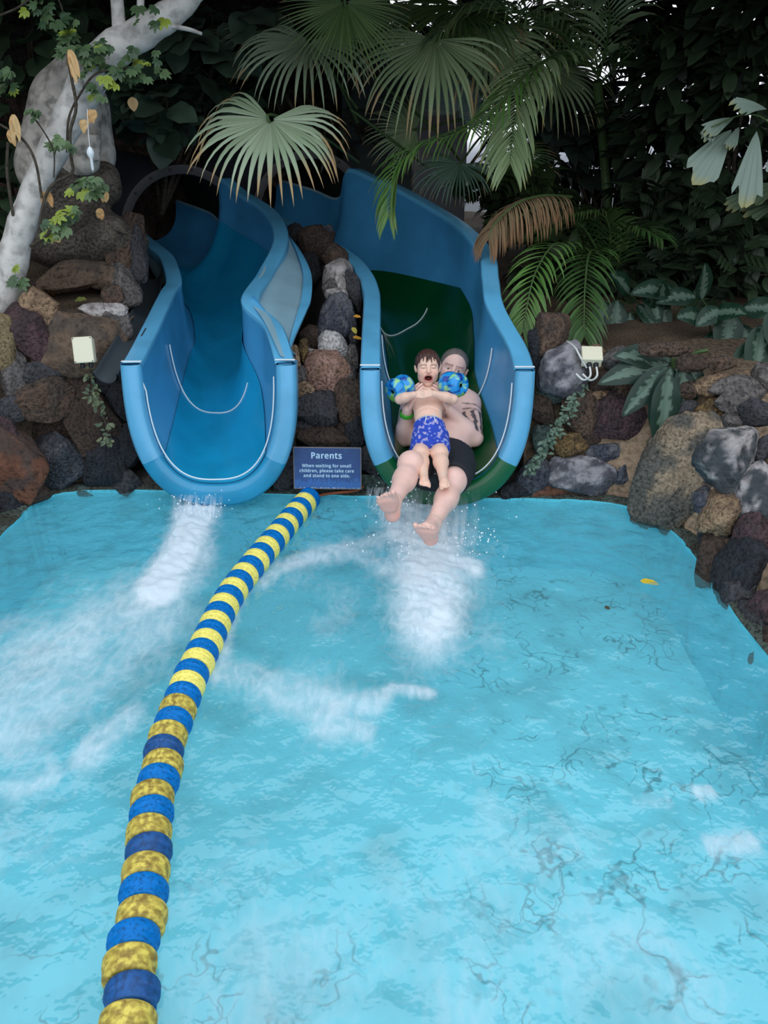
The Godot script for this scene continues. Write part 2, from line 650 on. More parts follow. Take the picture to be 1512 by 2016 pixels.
	for i in 34:
		b = MB.new()
		var x := 1.75 + i * 0.112
		b.box(Transform3D(Basis(), Vector3(x, 1.1, -8.9 + rng.randf_range(-0.008, 0.008))), Vector3(0.05, 0.47 + rng.randf_range(-0.01, 0.01), 0.012), 0.003)
		obj("board", b, M.timber_dark, fe)
	b = MB.new()
	b.box(Transform3D(Basis(), Vector3(3.6, 1.58, -8.9)), Vector3(1.95, 0.025, 0.04), 0.004)
	obj("top_rail", b, M.timber_dark, fe)
	b = MB.new()
	for i in 8:
		b.box(Transform3D(Basis(), Vector3(0.9 + i * 0.95, 3.2, -11.2)), Vector3(0.035, 2.4, 0.05), 0.006)
	for i in 4:
		b.box(Transform3D(Basis(), Vector3(4.2, 0.9 + i * 1.5, -11.2)), Vector3(3.4, 0.03, 0.045), 0.006)
	var wf := struct("window_1", b, M.frame_white, "bright glazed wall with white frames behind the dark foliage", "window")
	for i in 7:
		for k in 3:
			b = MB.new()
			b.box(Transform3D(Basis(), Vector3(1.375 + i * 0.95, 1.65 + k * 1.5, -11.2)), Vector3(0.44, 0.72, 0.004), 0.001)
			obj("pane", b, M.glass, wf)
	b = MB.new()
	b.box(Transform3D(Basis(Vector3.RIGHT, 0.09), Vector3(0.0, 3.42, -8.05)), Vector3(6.9, 0.10, 3.5), 0.02)
	struct("ceiling", b, M.timber_dark, "dark solid part of the roof above the back planting", "ceiling")
	# side walls of the hall, out of frame
	for s in [-1.0, 1.0]:
		b = MB.new()
		b.box(Transform3D(Basis(), Vector3(s * 6.9, 2.2, -6.0)), Vector3(0.2, 2.4, 6.0), 0.02)
		struct("wall_left_hall" if s < 0 else "wall_right_hall", b, M.timber_dark, "dark side wall of the hall beyond the planting", "wall")

# ---------------------------------------------------------------- the two flumes
class Flume:
	var L := PackedVector3Array()
	var R := PackedVector3Array()
	var B := PackedVector3Array()
	var n := 0
	var e := 2.7

	func at(i: int, t: float) -> Vector3:        # t 0 left rim .. 1 right rim
		var a := PI * t
		var c := cos(a)
		c = signf(c) * pow(absf(c), 2.0 / e)
		var s := pow(maxf(sin(a), 0.0), 2.0 / e)
		var mid := (L[i] + R[i]) * 0.5
		return mid - (R[i] - L[i]) * 0.5 * c * -1.0 * -1.0 + (B[i] - mid) * s

	func along(i: int) -> Vector3:
		var k := mini(i + 1, n - 1)
		var j := maxi(i - 1, 0)
		return ((L[k] + R[k]) - (L[j] + R[j])).normalized()

	func where(s: float, t: float) -> Vector3:
		var x := clampf(s, 0.0, 1.0) * (n - 1)
		var i := mini(int(x), n - 2)
		return at(i, t).lerp(at(i + 1, t), x - i)

	# the painted floor: side limits tl and tr along it, and the far end s where t is 0 and 1
	func liner(tl: Array, tr: Array, send: Array, lift := 0.007) -> Array:
		var rows := []
		for i in 140:
			var u := i / 139.0
			var a := key(tl, u)
			var z := key(tr, u)
			var row := PackedVector3Array()
			for j in 80:
				var t := lerpf(a, z, j / 79.0)
				var s: float = u * lerpf(send[0], send[1], t)
				var p := where(s, t)
				var q := (where(s, minf(t + 0.01, 1)) - where(s, maxf(t - 0.01, 0))).cross(where(minf(s + 0.01, 1), t) - where(maxf(s - 0.01, 0), t)).normalized()
				row.append(p + q * lift)
			rows.append(row)
		return rows

	func key(vals: Array, t: float) -> float:
		var m := vals.size() - 1
		var x := clampf(t, 0, 1) * m
		var k := mini(int(x), m - 1)
		return clampf(cubic_interpolate(vals[k], vals[k + 1], vals[maxi(k - 1, 0)], vals[mini(k + 2, m)], x - k), 0.005, 0.995)

	func patch(ts: PackedFloat32Array, te: PackedFloat32Array, m: int, i0: int, i1: int, lift := 0.0) -> Array:
		var rows := []
		for i in range(i0, i1):
			var row := PackedVector3Array()
			for j in m:
				var t := lerpf(ts[i], te[i], float(j) / (m - 1))
				var p := at(i, t)
				if lift != 0.0:
					var q := (at(i, minf(t + 0.01, 1)) - at(i, maxf(t - 0.01, 0))).normalized()
					p += q.cross(along(i)).normalized() * lift
				row.append(p)
			rows.append(row)
		return rows

func flume(st: Array, deep: Array, inside: Array) -> Flume:
	var f := Flume.new()
	var l := []
	var r := []
	for q in st:
		l.append(P(q[0], q[1], q[2]))
		r.append(P(q[3], q[4], q[5]))
	var b := []
	for i in l.size():
		var m: Vector3 = (l[i] + r[i]) * 0.5
		b.append(Vector3(m.x, deep[i], m.z + (0.1 if i == 0 else 0.0)))
	for k in inside:          # stations inside the tube, as offsets from the last one
		l.append(l[-1] + k)
		r.append(r[-1] + k)
		b.append(b[-1] + k)
	f.n = 90
	f.L = spline(l, f.n)
	f.R = spline(r, f.n)
	f.B = spline(b, f.n)
	return f

func rim_strip(f: Flume, right: bool, w: float, i0: int, i1: int) -> MB:
	var edge := f.R if right else f.L
	var rows := []
	for i in range(i0, i1):
		var t := (edge[mini(i + 1, f.n - 1)] - edge[maxi(i - 1, 0)])
		t.y = 0
		t = t.normalized()
		var o := t.cross(Vector3.UP) * (1.0 if right else -1.0)      # outwards
		var p := edge[i]
		rows.append(PackedVector3Array([p + Vector3(0, -0.03, 0), p - o * 0.004 + Vector3(0, -0.004, 0), p + o * 0.008 + Vector3(0, 0.005, 0), p + o * (w - 0.012) + Vector3(0, 0.004, 0), p + o * w + Vector3(0, -0.008, 0), p + o * w + Vector3(0, -0.07, 0), p + o * (w - 0.012) + Vector3(0, -0.07, 0), p + o * (w - 0.014) + Vector3(0, -0.012, 0), p + o * 0.012 + Vector3(0, -0.012, 0)]))
	var b := MB.new()
	b.grid(rows)
	return b

func seam(f: Flume, a: float, t0: float, t1: float, skew: float, r := 0.0045) -> MB:
	var path := PackedVector3Array()
	for j in 40:
		var t := lerpf(t0, t1, j / 39.0)
		var x := clampf(a + skew * (t - 0.5), 0.0, 1.0) * (f.n - 1)
		var i := mini(int(x), f.n - 2)
		var p := f.at(i, t).lerp(f.at(i + 1, t), x - i)
		var q := (f.at(i, minf(t + 0.02, 1)) - f.at(i, maxf(t - 0.02, 0))).normalized().cross(f.along(i)).normalized()
		if q.y < 0:
			q = -q
		path.append(p + q * 0.009)
	var b := MB.new()
	b.tube(path, [r], 6)
	return b

# front lip: a rounded bullnose round the mouth of the flume, from t0 to t1
func lip(f: Flume, t0: float, t1: float) -> MB:
	var rows := []
	var fw := Vector3(0, 0, 1)
	for j in 40:
		var t := lerpf(t0, t1, j / 39.0)
		var p := f.at(0, t)
		var q := (f.at(0, minf(t + 0.01, 1)) - f.at(0, maxf(t - 0.01, 0))).normalized()
		var o := Vector3(q.y, -q.x, 0).normalized()       # outwards in the mouth's plane
		if t < 0.02 or t > 0.98:
			o = Vector3(-1 if t < 0.5 else 1, 0, 0)
		var k := 0.108 + 0.02 * sin(PI * t)
		rows.append(PackedVector3Array([p - fw * 0.02, p + fw * 0.012, p + o * 0.012 + fw * 0.03, p + o * 0.04 + fw * 0.042, p + o * (k - 0.025) + fw * 0.036, p + o * (k - 0.006) + fw * 0.022, p + o * k - fw * 0.006, p + o * k - fw * 0.075, p + o * (k - 0.012) - fw * 0.075, p + o * (k - 0.014)]))
	var b := MB.new()
	b.grid(rows)
	return b

func fill(n: int, keys: Array) -> PackedFloat32Array:
	var o := PackedFloat32Array()
	for i in n:
		o.append(clampf(curve1(keys, float(i) / (n - 1)), 0.0, 1.0))
	return o

func make_flume(called: String, label: String, st: Array, deep: Array, inside: Array, tl: Array, tr_: Array, send: Array, floor_m: Material, lip_m: Material, lipcut: Array, seams: Array) -> Array:
	var f := flume(st, deep, inside)
	var t := thing(called, label, "water slide", Vector3((f.L[0].x + f.R[0].x) / 2, 0, f.L[0].z), "pair of open water slides")
	var n := f.n
	var zero := fill(n, [0.0, 0.0])
	var one := fill(n, [1.0, 1.0])
	var b := MB.new()
	b.grid(f.liner([0.005, 0.005], [0.995, 0.995], [1.0, 1.0], 0.0))
	obj("trough", b, M.wall_blue, t)
	b = MB.new()
	b.grid(f.liner(tl, tr_, send))
	var fl := obj("channel_floor", b, floor_m, t)
	fl.set_meta("label", "darker painted sliding surface")
	# outer shell, so that the trough has thickness
	b = MB.new()
	b.grid(f.patch(zero, one, 44, 0, n, -0.012))
	obj("outer_shell", b, M.panel_pale, t)
	var cut := int((n - 1) * float(st.size() - 2) / (st.size() + inside.size() - 1)) + 1
	obj("rim", rim_strip(f, false, 0.105, 0, cut), M.rim_blue, t)
	obj("rim", rim_strip(f, true, 0.105, 0, cut), M.rim_blue, t)
	obj("front_lip", lip(f, 0.0, lipcut[0]), M.rim_blue, t)
	obj("front_lip", lip(f, lipcut[1], 1.0), M.rim_blue, t)
	var lo := obj("front_lip", lip(f, lipcut[0], lipcut[1]), lip_m, t)
	lo.set_meta("label", "painted lower lip of the slide mouth")
	for s in seams:
		obj("seam", seam(f, s[0], s[1], s[2], s[3]), M.caulk, t)
	for e in [[f.L, -1.0], [f.R, 1.0]]:
		b = MB.new()
		var p: Vector3 = e[0][1]
		b.box(Transform3D(Basis(), p + Vector3(e[1] * 0.053, 0.006, 0.0)), Vector3(0.054, 0.003, 0.009), 0.002)
		obj("seam", b, M.caulk, t)
	return [f, t]

func tube_thing(at: Vector3, n: Vector3, bend: Vector3, r: float, label: String) -> void:
	var t := thing("slide_tube", label, "slide tube", at, "slide tubes behind the flumes")
	n = n.normalized()
	var path := PackedVector3Array()
	var pts := [at, at - n * 0.35, at - n * 0.75 + bend * 0.25, at - n * 1.1 + bend * 0.7, at - n * 1.3 + bend * 1.3]
	path = spline(pts, 20)
	var b := MB.new()
	b.tube(path, [r + 0.03], 44, false)
	obj("shell", b, M.tube_grey, t)
	b = MB.new()
	b.tube(path, [r], 44, false)
	obj("lining", b, M.slab_dark, t)
	var fr := frame(at, n)
	b = MB.new()
	b.lathe(fr * Transform3D(Basis(Vector3.RIGHT, PI / 2), Vector3.ZERO), [[r - 0.004, -0.03], [r - 0.004, 0.012], [r + 0.062, 0.012], [r + 0.066, 0.008], [r + 0.066, -0.02], [r + 0.03, -0.022]], 56)
	var rim := obj("flange", b, M.tube_rim, t)
	for k in 18:
		var a := TAU * k / 18
		b = MB.new()
		b.lathe(fr * Transform3D(Basis(Vector3.RIGHT, PI / 2), Vector3(cos(a) * (r + 0.034), sin(a) * (r + 0.034), 0.012)), [[0.0, 0.012], [0.009, 0.012], [0.011, 0.009], [0.011, 0.0]], 8)
		obj("bolt", b, M.bolt, rim)

func slides() -> void:
	var s1 = make_flume("water_slide", "light blue open flume with teal floor, left of the parents sign", [[277, 716, 4.2, 543, 716, 4.2], [298, 676, 4.5, 519, 640, 4.5], [345, 575, 5.36, 475, 591, 4.75], [357, 551, 5.61, 508, 536, 5.3], [343, 507, 6.11, 539, 469, 5.9], [322, 487, 6.35, 520, 417, 6.5], [302, 472, 6.57, 468, 380, 6.9], [285, 458, 6.75, 430, 354, 7.08], [281, 452, 6.95, 438, 436, 7.2]],
		[0.135, 0.24, 0.40, 0.49, 0.62, 0.70, 0.79, 0.85, 0.88], [Vector3(-0.2, 0.05, -0.4), Vector3(-0.35, 0.08, -0.3)],
		[0.25, 0.24, 0.23, 0.23, 0.24, 0.18, 0.05, 0.02, 0.01, 0.01], [0.77, 0.82, 0.88, 0.92, 0.93, 0.92, 0.9, 0.88, 0.86, 0.85], [1.0, 0.62], M.floor_teal, M.lip_teal, [0.235, 0.765],
		[[0.012, 0.02, 0.98, 0.0], [0.15, 0.06, 0.8, 0.0]])
	var s2 = make_flume("water_slide", "wide blue flume with a dark green floor that carries the two riders", [[748, 726, 4.2, 1014, 728, 4.2], [748, 660, 4.6, 1000, 678, 4.42], [748, 590, 5.21, 957, 597, 4.75], [744, 565, 5.47, 949, 547, 5.05], [732, 537, 5.76, 939, 492, 5.45], [705, 506, 6.11, 884, 434, 6.2], [657, 475, 6.5, 781, 372, 6.85], [609, 451, 6.84, 732, 351, 7.1], [557, 427, 7.2, 681, 334, 7.33], [550, 424, 7.4, 664, 388, 7.48]],
		[0.135, 0.24, 0.38, 0.46, 0.55, 0.65, 0.76, 0.85, 0.92, 0.94], [Vector3(-0.25, 0.05, -0.35), Vector3(-0.35, 0.08, -0.25)],
		[0.25, 0.22, 0.2, 0.19, 0.22, 0.2, 0.06, 0.02, 0.01, 0.01, 0.01], [0.77, 0.77, 0.77, 0.78, 0.8, 0.83, 0.84, 0.84, 0.84, 0.84, 0.84], [1.0, 0.29], M.floor_green, M.lip_green, [0.235, 0.765],
		[[0.012, 0.02, 0.98, 0.0], [0.14, 0.04, 0.95, 0.0], [0.42, 0.04, 0.62, 0.18]])
	outer_panel(s1[0], s1[1])
	tube_thing(P(366, 458, 7.08), Vector3(0.42, -0.06, 0.9), Vector3(-0.35, 0.05, -0.2), 0.46, "grey slide tube mouth feeding the teal floored flume on the left")
	tube_thing(P(613, 424, 7.45), Vector3(0.36, -0.06, 0.93), Vector3(-0.4, 0.05, -0.2), 0.46, "grey slide tube mouth feeding the green floored flume on the right")

# the pale outside of the teal flume's tall right-hand wall with its stiffening rib and base flange
func outer_panel(f: Flume, t: Node3D) -> void:
	var top := [P(552, 560, 5.6), P(542, 480, 5.8)]
	var b := MB.new()
	var tp := spline([P(549, 466, 5.95), P(536, 494, 5.7), P(514, 538, 5.25), P(492, 578, 4.9), P(492, 594, 4.74), P(520, 632, 4.5), P(552, 700, 4.24)], 30)
	var lo := spline([P(570, 470, 6.05), P(584, 500, 5.85), P(597, 545, 5.45), P(594, 590, 5.05), P(588, 615, 4.85), P(575, 660, 4.55), P(563, 716, 4.26)], 30)
	var rows := []
	for i in 30:
		var row := PackedVector3Array()
		for k in 7:
			var s := k / 6.0
			row.append(tp[i].lerp(lo[i], s) + Vector3(0.02, 0.0, 0.0) * sin(PI * s))
		rows.append(row)
	b.grid(rows)
	obj("outer_panel", b, M.panel_pale, t)
	b = MB.new()
	rows = []
	for i in 30:
		var o := Vector3(0.06, 0.01, 0.01) * sin(PI * clampf(i / 29.0 * 1.05, 0, 1))
		rows.append(PackedVector3Array([lo[i] + Vector3(0, 0.02, 0), lo[i] + o + Vector3(0, 0.014, 0), lo[i] + o + Vector3(0, -0.01, 0), lo[i] + Vector3(0, -0.006, 0)]))
	b.grid(rows)
	obj("base_flange", b, M.rim_blue, t)
	b = MB.new()
	var r0 := spline([P(498, 578, 4.82), P(530, 625, 4.66), P(560, 672, 4.5), P(578, 700, 4.4)], 16)
	rows = []
	for i in 16:
		var w := 0.055 * (1.0 - i / 20.0)
		rows.append(PackedVector3Array([r0[i] + Vector3(-0.008, -0.02, 0), r0[i] + Vector3(0.004, 0.012, w), r0[i] + Vector3(0.012, 0.008, w), r0[i] + Vector3(0.012, -0.02, 0)]))
	b.grid(rows)
	obj("stiffening_rib", b, M.rim_blue, t)

# ---------------------------------------------------------------- lane line, sign, fittings
func lane_line() -> void:
	var pts := []
	for q in [[610, 976], [585, 1004], [540, 1058], [497, 1110], [462, 1156], [436, 1200], [412, 1252], [388, 1304], [365, 1358], [343, 1412], [327, 1465], [313, 1520], [301, 1580], [297, 1640], [290, 1700], [279, 1770], [269, 1845], [260, 1920], [250, 1990], [240, 2060], [228, 2160], [222, 2260]]:
		pts.append(W(q[0], q[1] + 4, 0.028))
	var path := spline(pts, 600)
	var t := thing("lane_line", "striped blue and yellow string of swimming floats across the pool", "lane line", path[300])
	var len := 0.0
	var cum := [0.0]
	for i in range(1, 600):
		len += path[i].distance_to(path[i - 1])
		cum.append(len)
	var b := MB.new()
	b.tube(path, [0.006], 6)
	obj("cord", b, M.rope, t)
	b = MB.new()
	b.tube(spline([path[0], W(640, 973, 0.03), W(672, 969, 0.05), P(700, 966, 4.2), P(715, 958, 4.24)], 16), [0.008, 0.009, 0.008], 6)
	obj("cord", b, M.rope, t)
	var n := int(len / 0.0690)
	var r2 := RandomNumberGenerator.new()
	r2.seed = 5
	var k := 0
	for i in n:
		var s := (i + 0.5) / n * len
		while k < 598 and cum[k + 1] < s:
			k += 1
		var p := path[k]
		var dir := (path[mini(k + 4, 599)] - path[maxi(k - 4, 0)]).normalized()
		var near := clampf((i - 20.0) / 10.0, 0, 1)
		p += Vector3(r2.randf_range(-1, 1), r2.randf_range(-0.3, 0.6), 0) * 0.009 * near
		dir = (dir + Vector3(r2.randf_range(-1, 1), r2.randf_range(-1, 1), 0) * 0.07 * near).normalized()
		var tr := frame(p, dir) * Transform3D(Basis(Vector3.RIGHT, PI / 2), Vector3.ZERO)
		var R := 0.0655
		var blue := i % 2 == 0
		var h := 0.0335
		var st := 0.003 + (0.004 * near if blue else 0.0)
		b = MB.new()
		b.lathe(tr, [[0.012, -h], [R - 0.012, -h], [R - 0.003, -h + 0.003], [R, -h + 0.009], [R, -0.003], [R - 0.0025, 0.0], [R - st, 0.003], [R - st, h - 0.008], [R - st - 0.004, h - 0.002], [R - st - 0.012, h], [0.012, h]], 28)
		var m: Material = M.float_blue if blue else M.float_yellow
		if i >= 27 and not blue:
			m = M.float_grimy
		elif i > 25 and blue and i % 6 == 0:
			m = M.float_blue_grimy
		obj("float_disc", b, m, t)

func sign_print() -> Image:
	var im := Image.create(320, 200, false, Image.FORMAT_RGB8)
	var n := noise(301, 0.02, FastNoiseLite.TYPE_SIMPLEX_SMOOTH, 4)
	var w := noise(302, 0.09, FastNoiseLite.TYPE_SIMPLEX_SMOOTH, 2)
	for y in 200:
		for x in 320:
			var c := Color8(13, 58, 112).lerp(Color8(18, 72, 136), y / 200.0)
			var edge := 166.0 - absf(n.get_noise_2d(x, 7.0)) * 44.0 - n.get_noise_2d(x * 3, 90.0) * 12.0
			if y > edge:
				c = c.lerp(Color8(40, 112, 190), clampf((y - edge) / 10.0, 0, 0.75) * (0.7 + 0.5 * w.get_noise_2d(x, y)))
			if w.get_noise_2d(x * 2 + 500, y * 2) > 0.62 and y > 150:
				c = Color8(120, 170, 215)
			c = c.lerp(Color8(36, 84, 128), clampf(n.get_noise_2d(x + 900, y) * 0.8, 0, 0.5))
			if y > 194 and w.get_noise_2d(x, 500) > 0.1:
				c = Color8(150, 165, 180)
			im.set_pixel(x, y, c)
	return im

func words(text: String, size: float, fr: Transform3D, at: Vector3, parent: Node3D, heavy := true) -> void:
	var tm := TextMesh.new()
	var sf := SystemFont.new()
	sf.font_names = PackedStringArray(["Droid Sans"])
	sf.font_weight = 700 if heavy else 400
	tm.font = sf
	tm.text = text
	tm.font_size = 64
	tm.pixel_size = size / 64.0
	tm.depth = 0.003
	tm.horizontal_alignment = HORIZONTAL_ALIGNMENT_CENTER
	var o := MeshInstance3D.new()
	o.name = "lettering"
	o.mesh = tm
	o.material_override = M.sign_letters
	parent.add_child(o, true)
	o.transform = Transform3D(fr.basis, fr * at - parent.position)

func sign_board() -> void:
	var a := P(577, 880, 4.22)
	var c := P(712, 963, 4.16)
	var ctr := (a + c) / 2
	var up := Vector3(0, a.y - c.y, a.z - c.z)
	var hw := (c.x - a.x) / 2
	var hh := up.length() / 2
	var fr := Transform3D(Basis(Vector3(1, -0.012, 0).normalized(), up.normalized(), Vector3(0, -up.z, up.y).normalized()), ctr)
	fr.basis.z = fr.basis.x.cross(fr.basis.y)
	var t := thing("sign", "dark blue notice board headed Parents on the wall between the slides", "sign", ctr)
	var b := MB.new()
	b.box(fr, Vector3(hw, hh, 0.008), 0.002)
	obj("board", b, M.sign_edge, t)
	b = MB.new()
	var q := [fr * Vector3(-hw + 0.006, hh - 0.006, 0.0095), fr * Vector3(hw - 0.006, hh - 0.006, 0.0095), fr * Vector3(hw - 0.006, -hh + 0.006, 0.0095), fr * Vector3(-hw + 0.006, -hh + 0.006, 0.0095)]
	b.flat_quad(q[0], q[1], q[2], q[3])
	obj("print", b, M.sign_blue, t)
	var s := hh * 2
	words("Parents", s * 0.20, fr, Vector3(-hw * 0.03, hh * 0.60, 0.010), t)
	words("When waiting for small", s * 0.104, fr, Vector3(-hw * 0.02, hh * 0.12, 0.010), t)
	words("children, please take care", s * 0.104, fr, Vector3(-hw * 0.02, -hh * 0.115, 0.010), t)
	words("and stand to one side.", s * 0.104, fr, Vector3(-hw * 0.02, -hh * 0.35, 0.010), t)

func fixtures() -> void:
	# junction box on the left boulder
	var ctr := P(167, 690, 4.30)
	var t := thing("junction_box", "cream plastic junction box fixed upright to the left boulder", "junction box", ctr, "cream junction boxes")
	var fr := Transform3D(Basis(Vector3.UP, 0.12) * Basis(Vector3.RIGHT, -0.32) * Basis(Vector3.BACK, 0.04), ctr)
	var k := px(ctr)
	var hw := 19.0 * k
	var hh := 25.0 * k
	var b := MB.new()
	b.box(fr, Vector3(hw * 0.96, hh * 0.96, 0.03), 0.006)
	obj("body", b, M.plastic_cream, t)
	b = MB.new()
	b.box(fr * Transform3D(Basis(), Vector3(0, 0, 0.036)), Vector3(hw, hh, 0.008), 0.004)
	obj("lid", b, M.plastic_cream, t)
	for sx in [-1, 1]:
		for sy in [-1, 1]:
			b = MB.new()
			b.lathe(fr * Transform3D(Basis(Vector3.RIGHT, PI / 2), Vector3(sx * hw * 0.86, sy * hh * 0.9, 0.044)), [[0.0, 0.002], [0.0035, 0.002], [0.0035, -0.002]], 8)
			obj("screw", b, M.screw, t)
	for sx in [-0.4, 0.45]:
		b = MB.new()
		b.lathe(fr * Transform3D(Basis(), Vector3(sx * hw, -hh - 0.012, 0.0)), [[0.0, 0.016], [0.012, 0.016], [0.012, -0.006], [0.009, -0.012], [0.0, -0.012]], 12)
		obj("cable_gland", b, M.gland, t)
	# junction box on the right, seen from above, with its cables
	ctr = P(1164, 704, 4.40)
	t = thing("junction_box", "small cream junction box with looped white cables on the right wall", "junction box", ctr, "cream junction boxes")
	fr = Transform3D(Basis(Vector3.UP, -0.1) * Basis(Vector3.RIGHT, -1.0), ctr)
	k = px(ctr)
	b = MB.new()
	b.box(fr, Vector3(19 * k, 17 * k, 0.026), 0.005)
	obj("body", b, M.plastic_cream, t)
	b = MB.new()
	b.box(fr * Transform3D(Basis(), Vector3(0, 0, 0.032)), Vector3(20 * k, 18 * k, 0.008), 0.004)
	obj("lid", b, M.plastic_cream, t)
	for sx in [-0.3, 0.5]:
		var g := fr * Vector3(sx * 16 * k, -18 * k, 0.0)
		b = MB.new()
		b.lathe(fr * Transform3D(Basis(), Vector3(sx * 16 * k, -17 * k, 0.0)), [[0.0, 0.012], [0.015, 0.012], [0.015, -0.01], [0.01, -0.02], [0.0, -0.02]], 12)
		obj("cable_gland", b, M.gland, t)
		b = MB.new()
		b.tube(spline([g, g + Vector3(0.0, -0.05, 0.05), g + Vector3(-0.03, -0.08, 0.03), g + Vector3(-0.07, -0.05, 0.01)], 14), [0.006], 6)
		obj("cable", b, M.cable, t)
	b = MB.new()
	b.tube(spline([P(1155, 724, 4.36), P(1143, 704, 4.36), P(1132, 684, 4.42), P(1116, 672, 4.55)], 18), [0.006], 6)
	obj("cable", b, M.cable, t)
	# dark half-pipe gutter down the left side of the teal flume
	var path := spline([P(206, 735, 4.24), P(228, 702, 4.38), P(256, 658, 4.62), P(282, 612, 5.05), P(295, 567, 5.6), P(298, 532, 6.1)], 26)
	var rows := []
	for i in 26:
		var d := (path[mini(i + 1, 25)] - path[maxi(i - 1, 0)]).normalized()
		var sd := d.cross(Vector3.UP).normalized()
		var u := sd.cross(d)
		var row := PackedVector3Array()
		for j in 13:
			var a := PI + PI * j / 12.0
			row.append(path[i] + sd * cos(a) * 0.075 + u * sin(a) * 0.075)
		for j in 13:
			var a := TAU - PI * j / 12.0
			row.append(path[i] + sd * cos(a) * 0.066 + u * sin(a) * 0.066)
		rows.append(row)
	b = MB.new()
	b.grid(rows, true)
	tag(obj("gutter", b, M.pipe_dark), "dark grey half-round gutter running beside the teal flume", "gutter")

# ---------------------------------------------------------------- rubble walls: a mortar body with every stone built on it
var stone_seed := 0

# a rock in its own frame: half sizes s, p from 2 (round) to 6 (blocky), facets cut off by planes
func rock(t: Transform3D, s: Vector3, p: float, col: Color, res := 9, rough := 1.0, cutmin := 0.66, second := Color(-1, 0, 0)) -> MB:
	stone_seed += 1
	var r := RandomNumberGenerator.new()
	r.seed = 900 + stone_seed * 7
	var n1 := noise(stone_seed, 0.9, FastNoiseLite.TYPE_SIMPLEX_SMOOTH, 3)
	var n2 := noise(stone_seed + 500, 3.2, FastNoiseLite.TYPE_SIMPLEX_SMOOTH, 3)
	n2.fractal_type = FastNoiseLite.FRACTAL_RIDGED
	var cuts := []
	for i in 11:
		var d := Vector3(r.randf_range(-1, 1), r.randf_range(-1, 1), r.randf_range(-0.2, 1)).normalized()
		cuts.append([d, r.randf_range(cutmin, maxf(cutmin + 0.05, 0.95))])
	var b := MB.new()
	var cell := {}
	for ax in 3:
		for sg in [-1.0, 1.0]:
			var ids := []
			for i in res + 1:
				for j in res + 1:
					var q := Vector3.ZERO
					q[ax] = sg
					q[(ax + 1) % 3] = tan((float(i) / res - 0.5) * PI / 2)
					q[(ax + 2) % 3] = tan((float(j) / res - 0.5) * PI / 2)
					var key := Vector3i((q * 1000.0).round())
					if not cell.has(key):
						var d := q.normalized()
						var a := d.abs()
						var rad := pow(pow(a.x, p) + pow(a.y, p) + pow(a.z, p), -1.0 / p)
						rad *= 1.0 + n1.get_noise_3dv(d * 1.2) * 0.22 * rough
						var pt := d * rad
						for c in cuts:
							var over: float = pt.dot(c[0]) - c[1]
							if over > 0:
								pt -= c[0] * over * 0.92
						pt += d * (n2.get_noise_3dv(pt) * 0.05 + n1.get_noise_3dv(pt * 4.0) * 0.03) * rough
						var tone := 1.0 + n1.get_noise_3dv(pt * 1.7 + Vector3(9, 3, 1)) * 0.35
						var cc := col * tone
						if second.r >= 0:
							cc = cc.lerp(second * tone, smoothstep(-0.1, 0.25, n1.get_noise_3dv(pt * 1.3 + Vector3(40, 0, 0)) + pt.y * 0.25))
						cc.a = 1.0
						cell[key] = b.pt(t * (pt * s), cc)
					ids.append(cell[key])
			for i in res:
				for j in res:
					var a: int = ids[i * (res + 1) + j]
					var c: int = ids[(i + 1) * (res + 1) + j]
					var d: int = ids[(i + 1) * (res + 1) + j + 1]
					var e: int = ids[i * (res + 1) + j + 1]
					if sg > 0:
						b.quad(a, e, d, c)
					else:
						b.quad(a, c, d, e)
	return b

var stone_cols := {}

# one stone of a wall: picture centre and size, turn, colour, blockiness; the wall's plane gives its place
func stone(wall: Node3D, at: Vector3, n: Vector3, q: Array) -> void:
	n = n.normalized()
	var c := on_plane(q[0], q[1], at, n)
	var x := n.cross(Vector3.UP).normalized() * -1.0
	var y := n.cross(x).normalized()
	if y.y < 0:
		y = -y
	x = y.cross(n)
	var w := (on_plane(q[0] + q[2] * 0.5, q[1], at, n) - on_plane(q[0] - q[2] * 0.5, q[1], at, n)).length()
	var h := (on_plane(q[0], q[1] + q[3] * 0.5, at, n) - on_plane(q[0], q[1] - q[3] * 0.5, at, n)).length()
	var turn := Basis(n, deg_to_rad(q[4]))
	var dep := clampf(minf(w, h) * 0.34, 0.03, 0.14)
	var cols: Array = stone_cols[q[5]]
	var t := Transform3D(turn * Basis(x, y, n), c + n * dep * (q[7] - 0.1 if q.size() > 7 else 0.08))
	var big := w > 0.28
	var b := rock(t, Vector3(w * 0.56, h * 0.56, dep), q[6] + 0.5, cols[0], 16 if big else 10, 1.0, q[8] if q.size() > 8 else 0.66, cols[1] if cols.size() > 2 else Color(-1, 0, 0))
	obj("stone", b, M[cols[-1]], wall)

func wall_body(called: String, label: String, path: Array, rows: Array, col: Color, away := Vector3.ZERO) -> MeshInstance3D:
	var sp := spline(path, 60)
	var g := []
	var gc := []
	for k in rows.size():
		var row := PackedVector3Array()
		var cc := []
		for i in 60:
			var t := (sp[mini(i + 1, 59)] - sp[maxi(i - 1, 0)]).normalized()
			var n := Vector3(t.z, 0, -t.x)
			var e: float = cliff_n.get_noise_3d(sp[i].x * 160, rows[k][0] * 160, sp[i].z * 160) * 0.05
			row.append(sp[i] + n * (rows[k][1] + e) + Vector3(0, rows[k][0] + (e if k > 1 else 0.0), 0))
			cc.append(col * (1.0 + 1.2 * cliff_n.get_noise_3d(sp[i].x * 60, rows[k][0] * 90, sp[i].z * 60)))
		g.append(row)
		gc.append(cc)
	var b := MB.new()
	b.grid(g, false, gc)
	return struct(called, b, M.mortar, label, "stone wall")

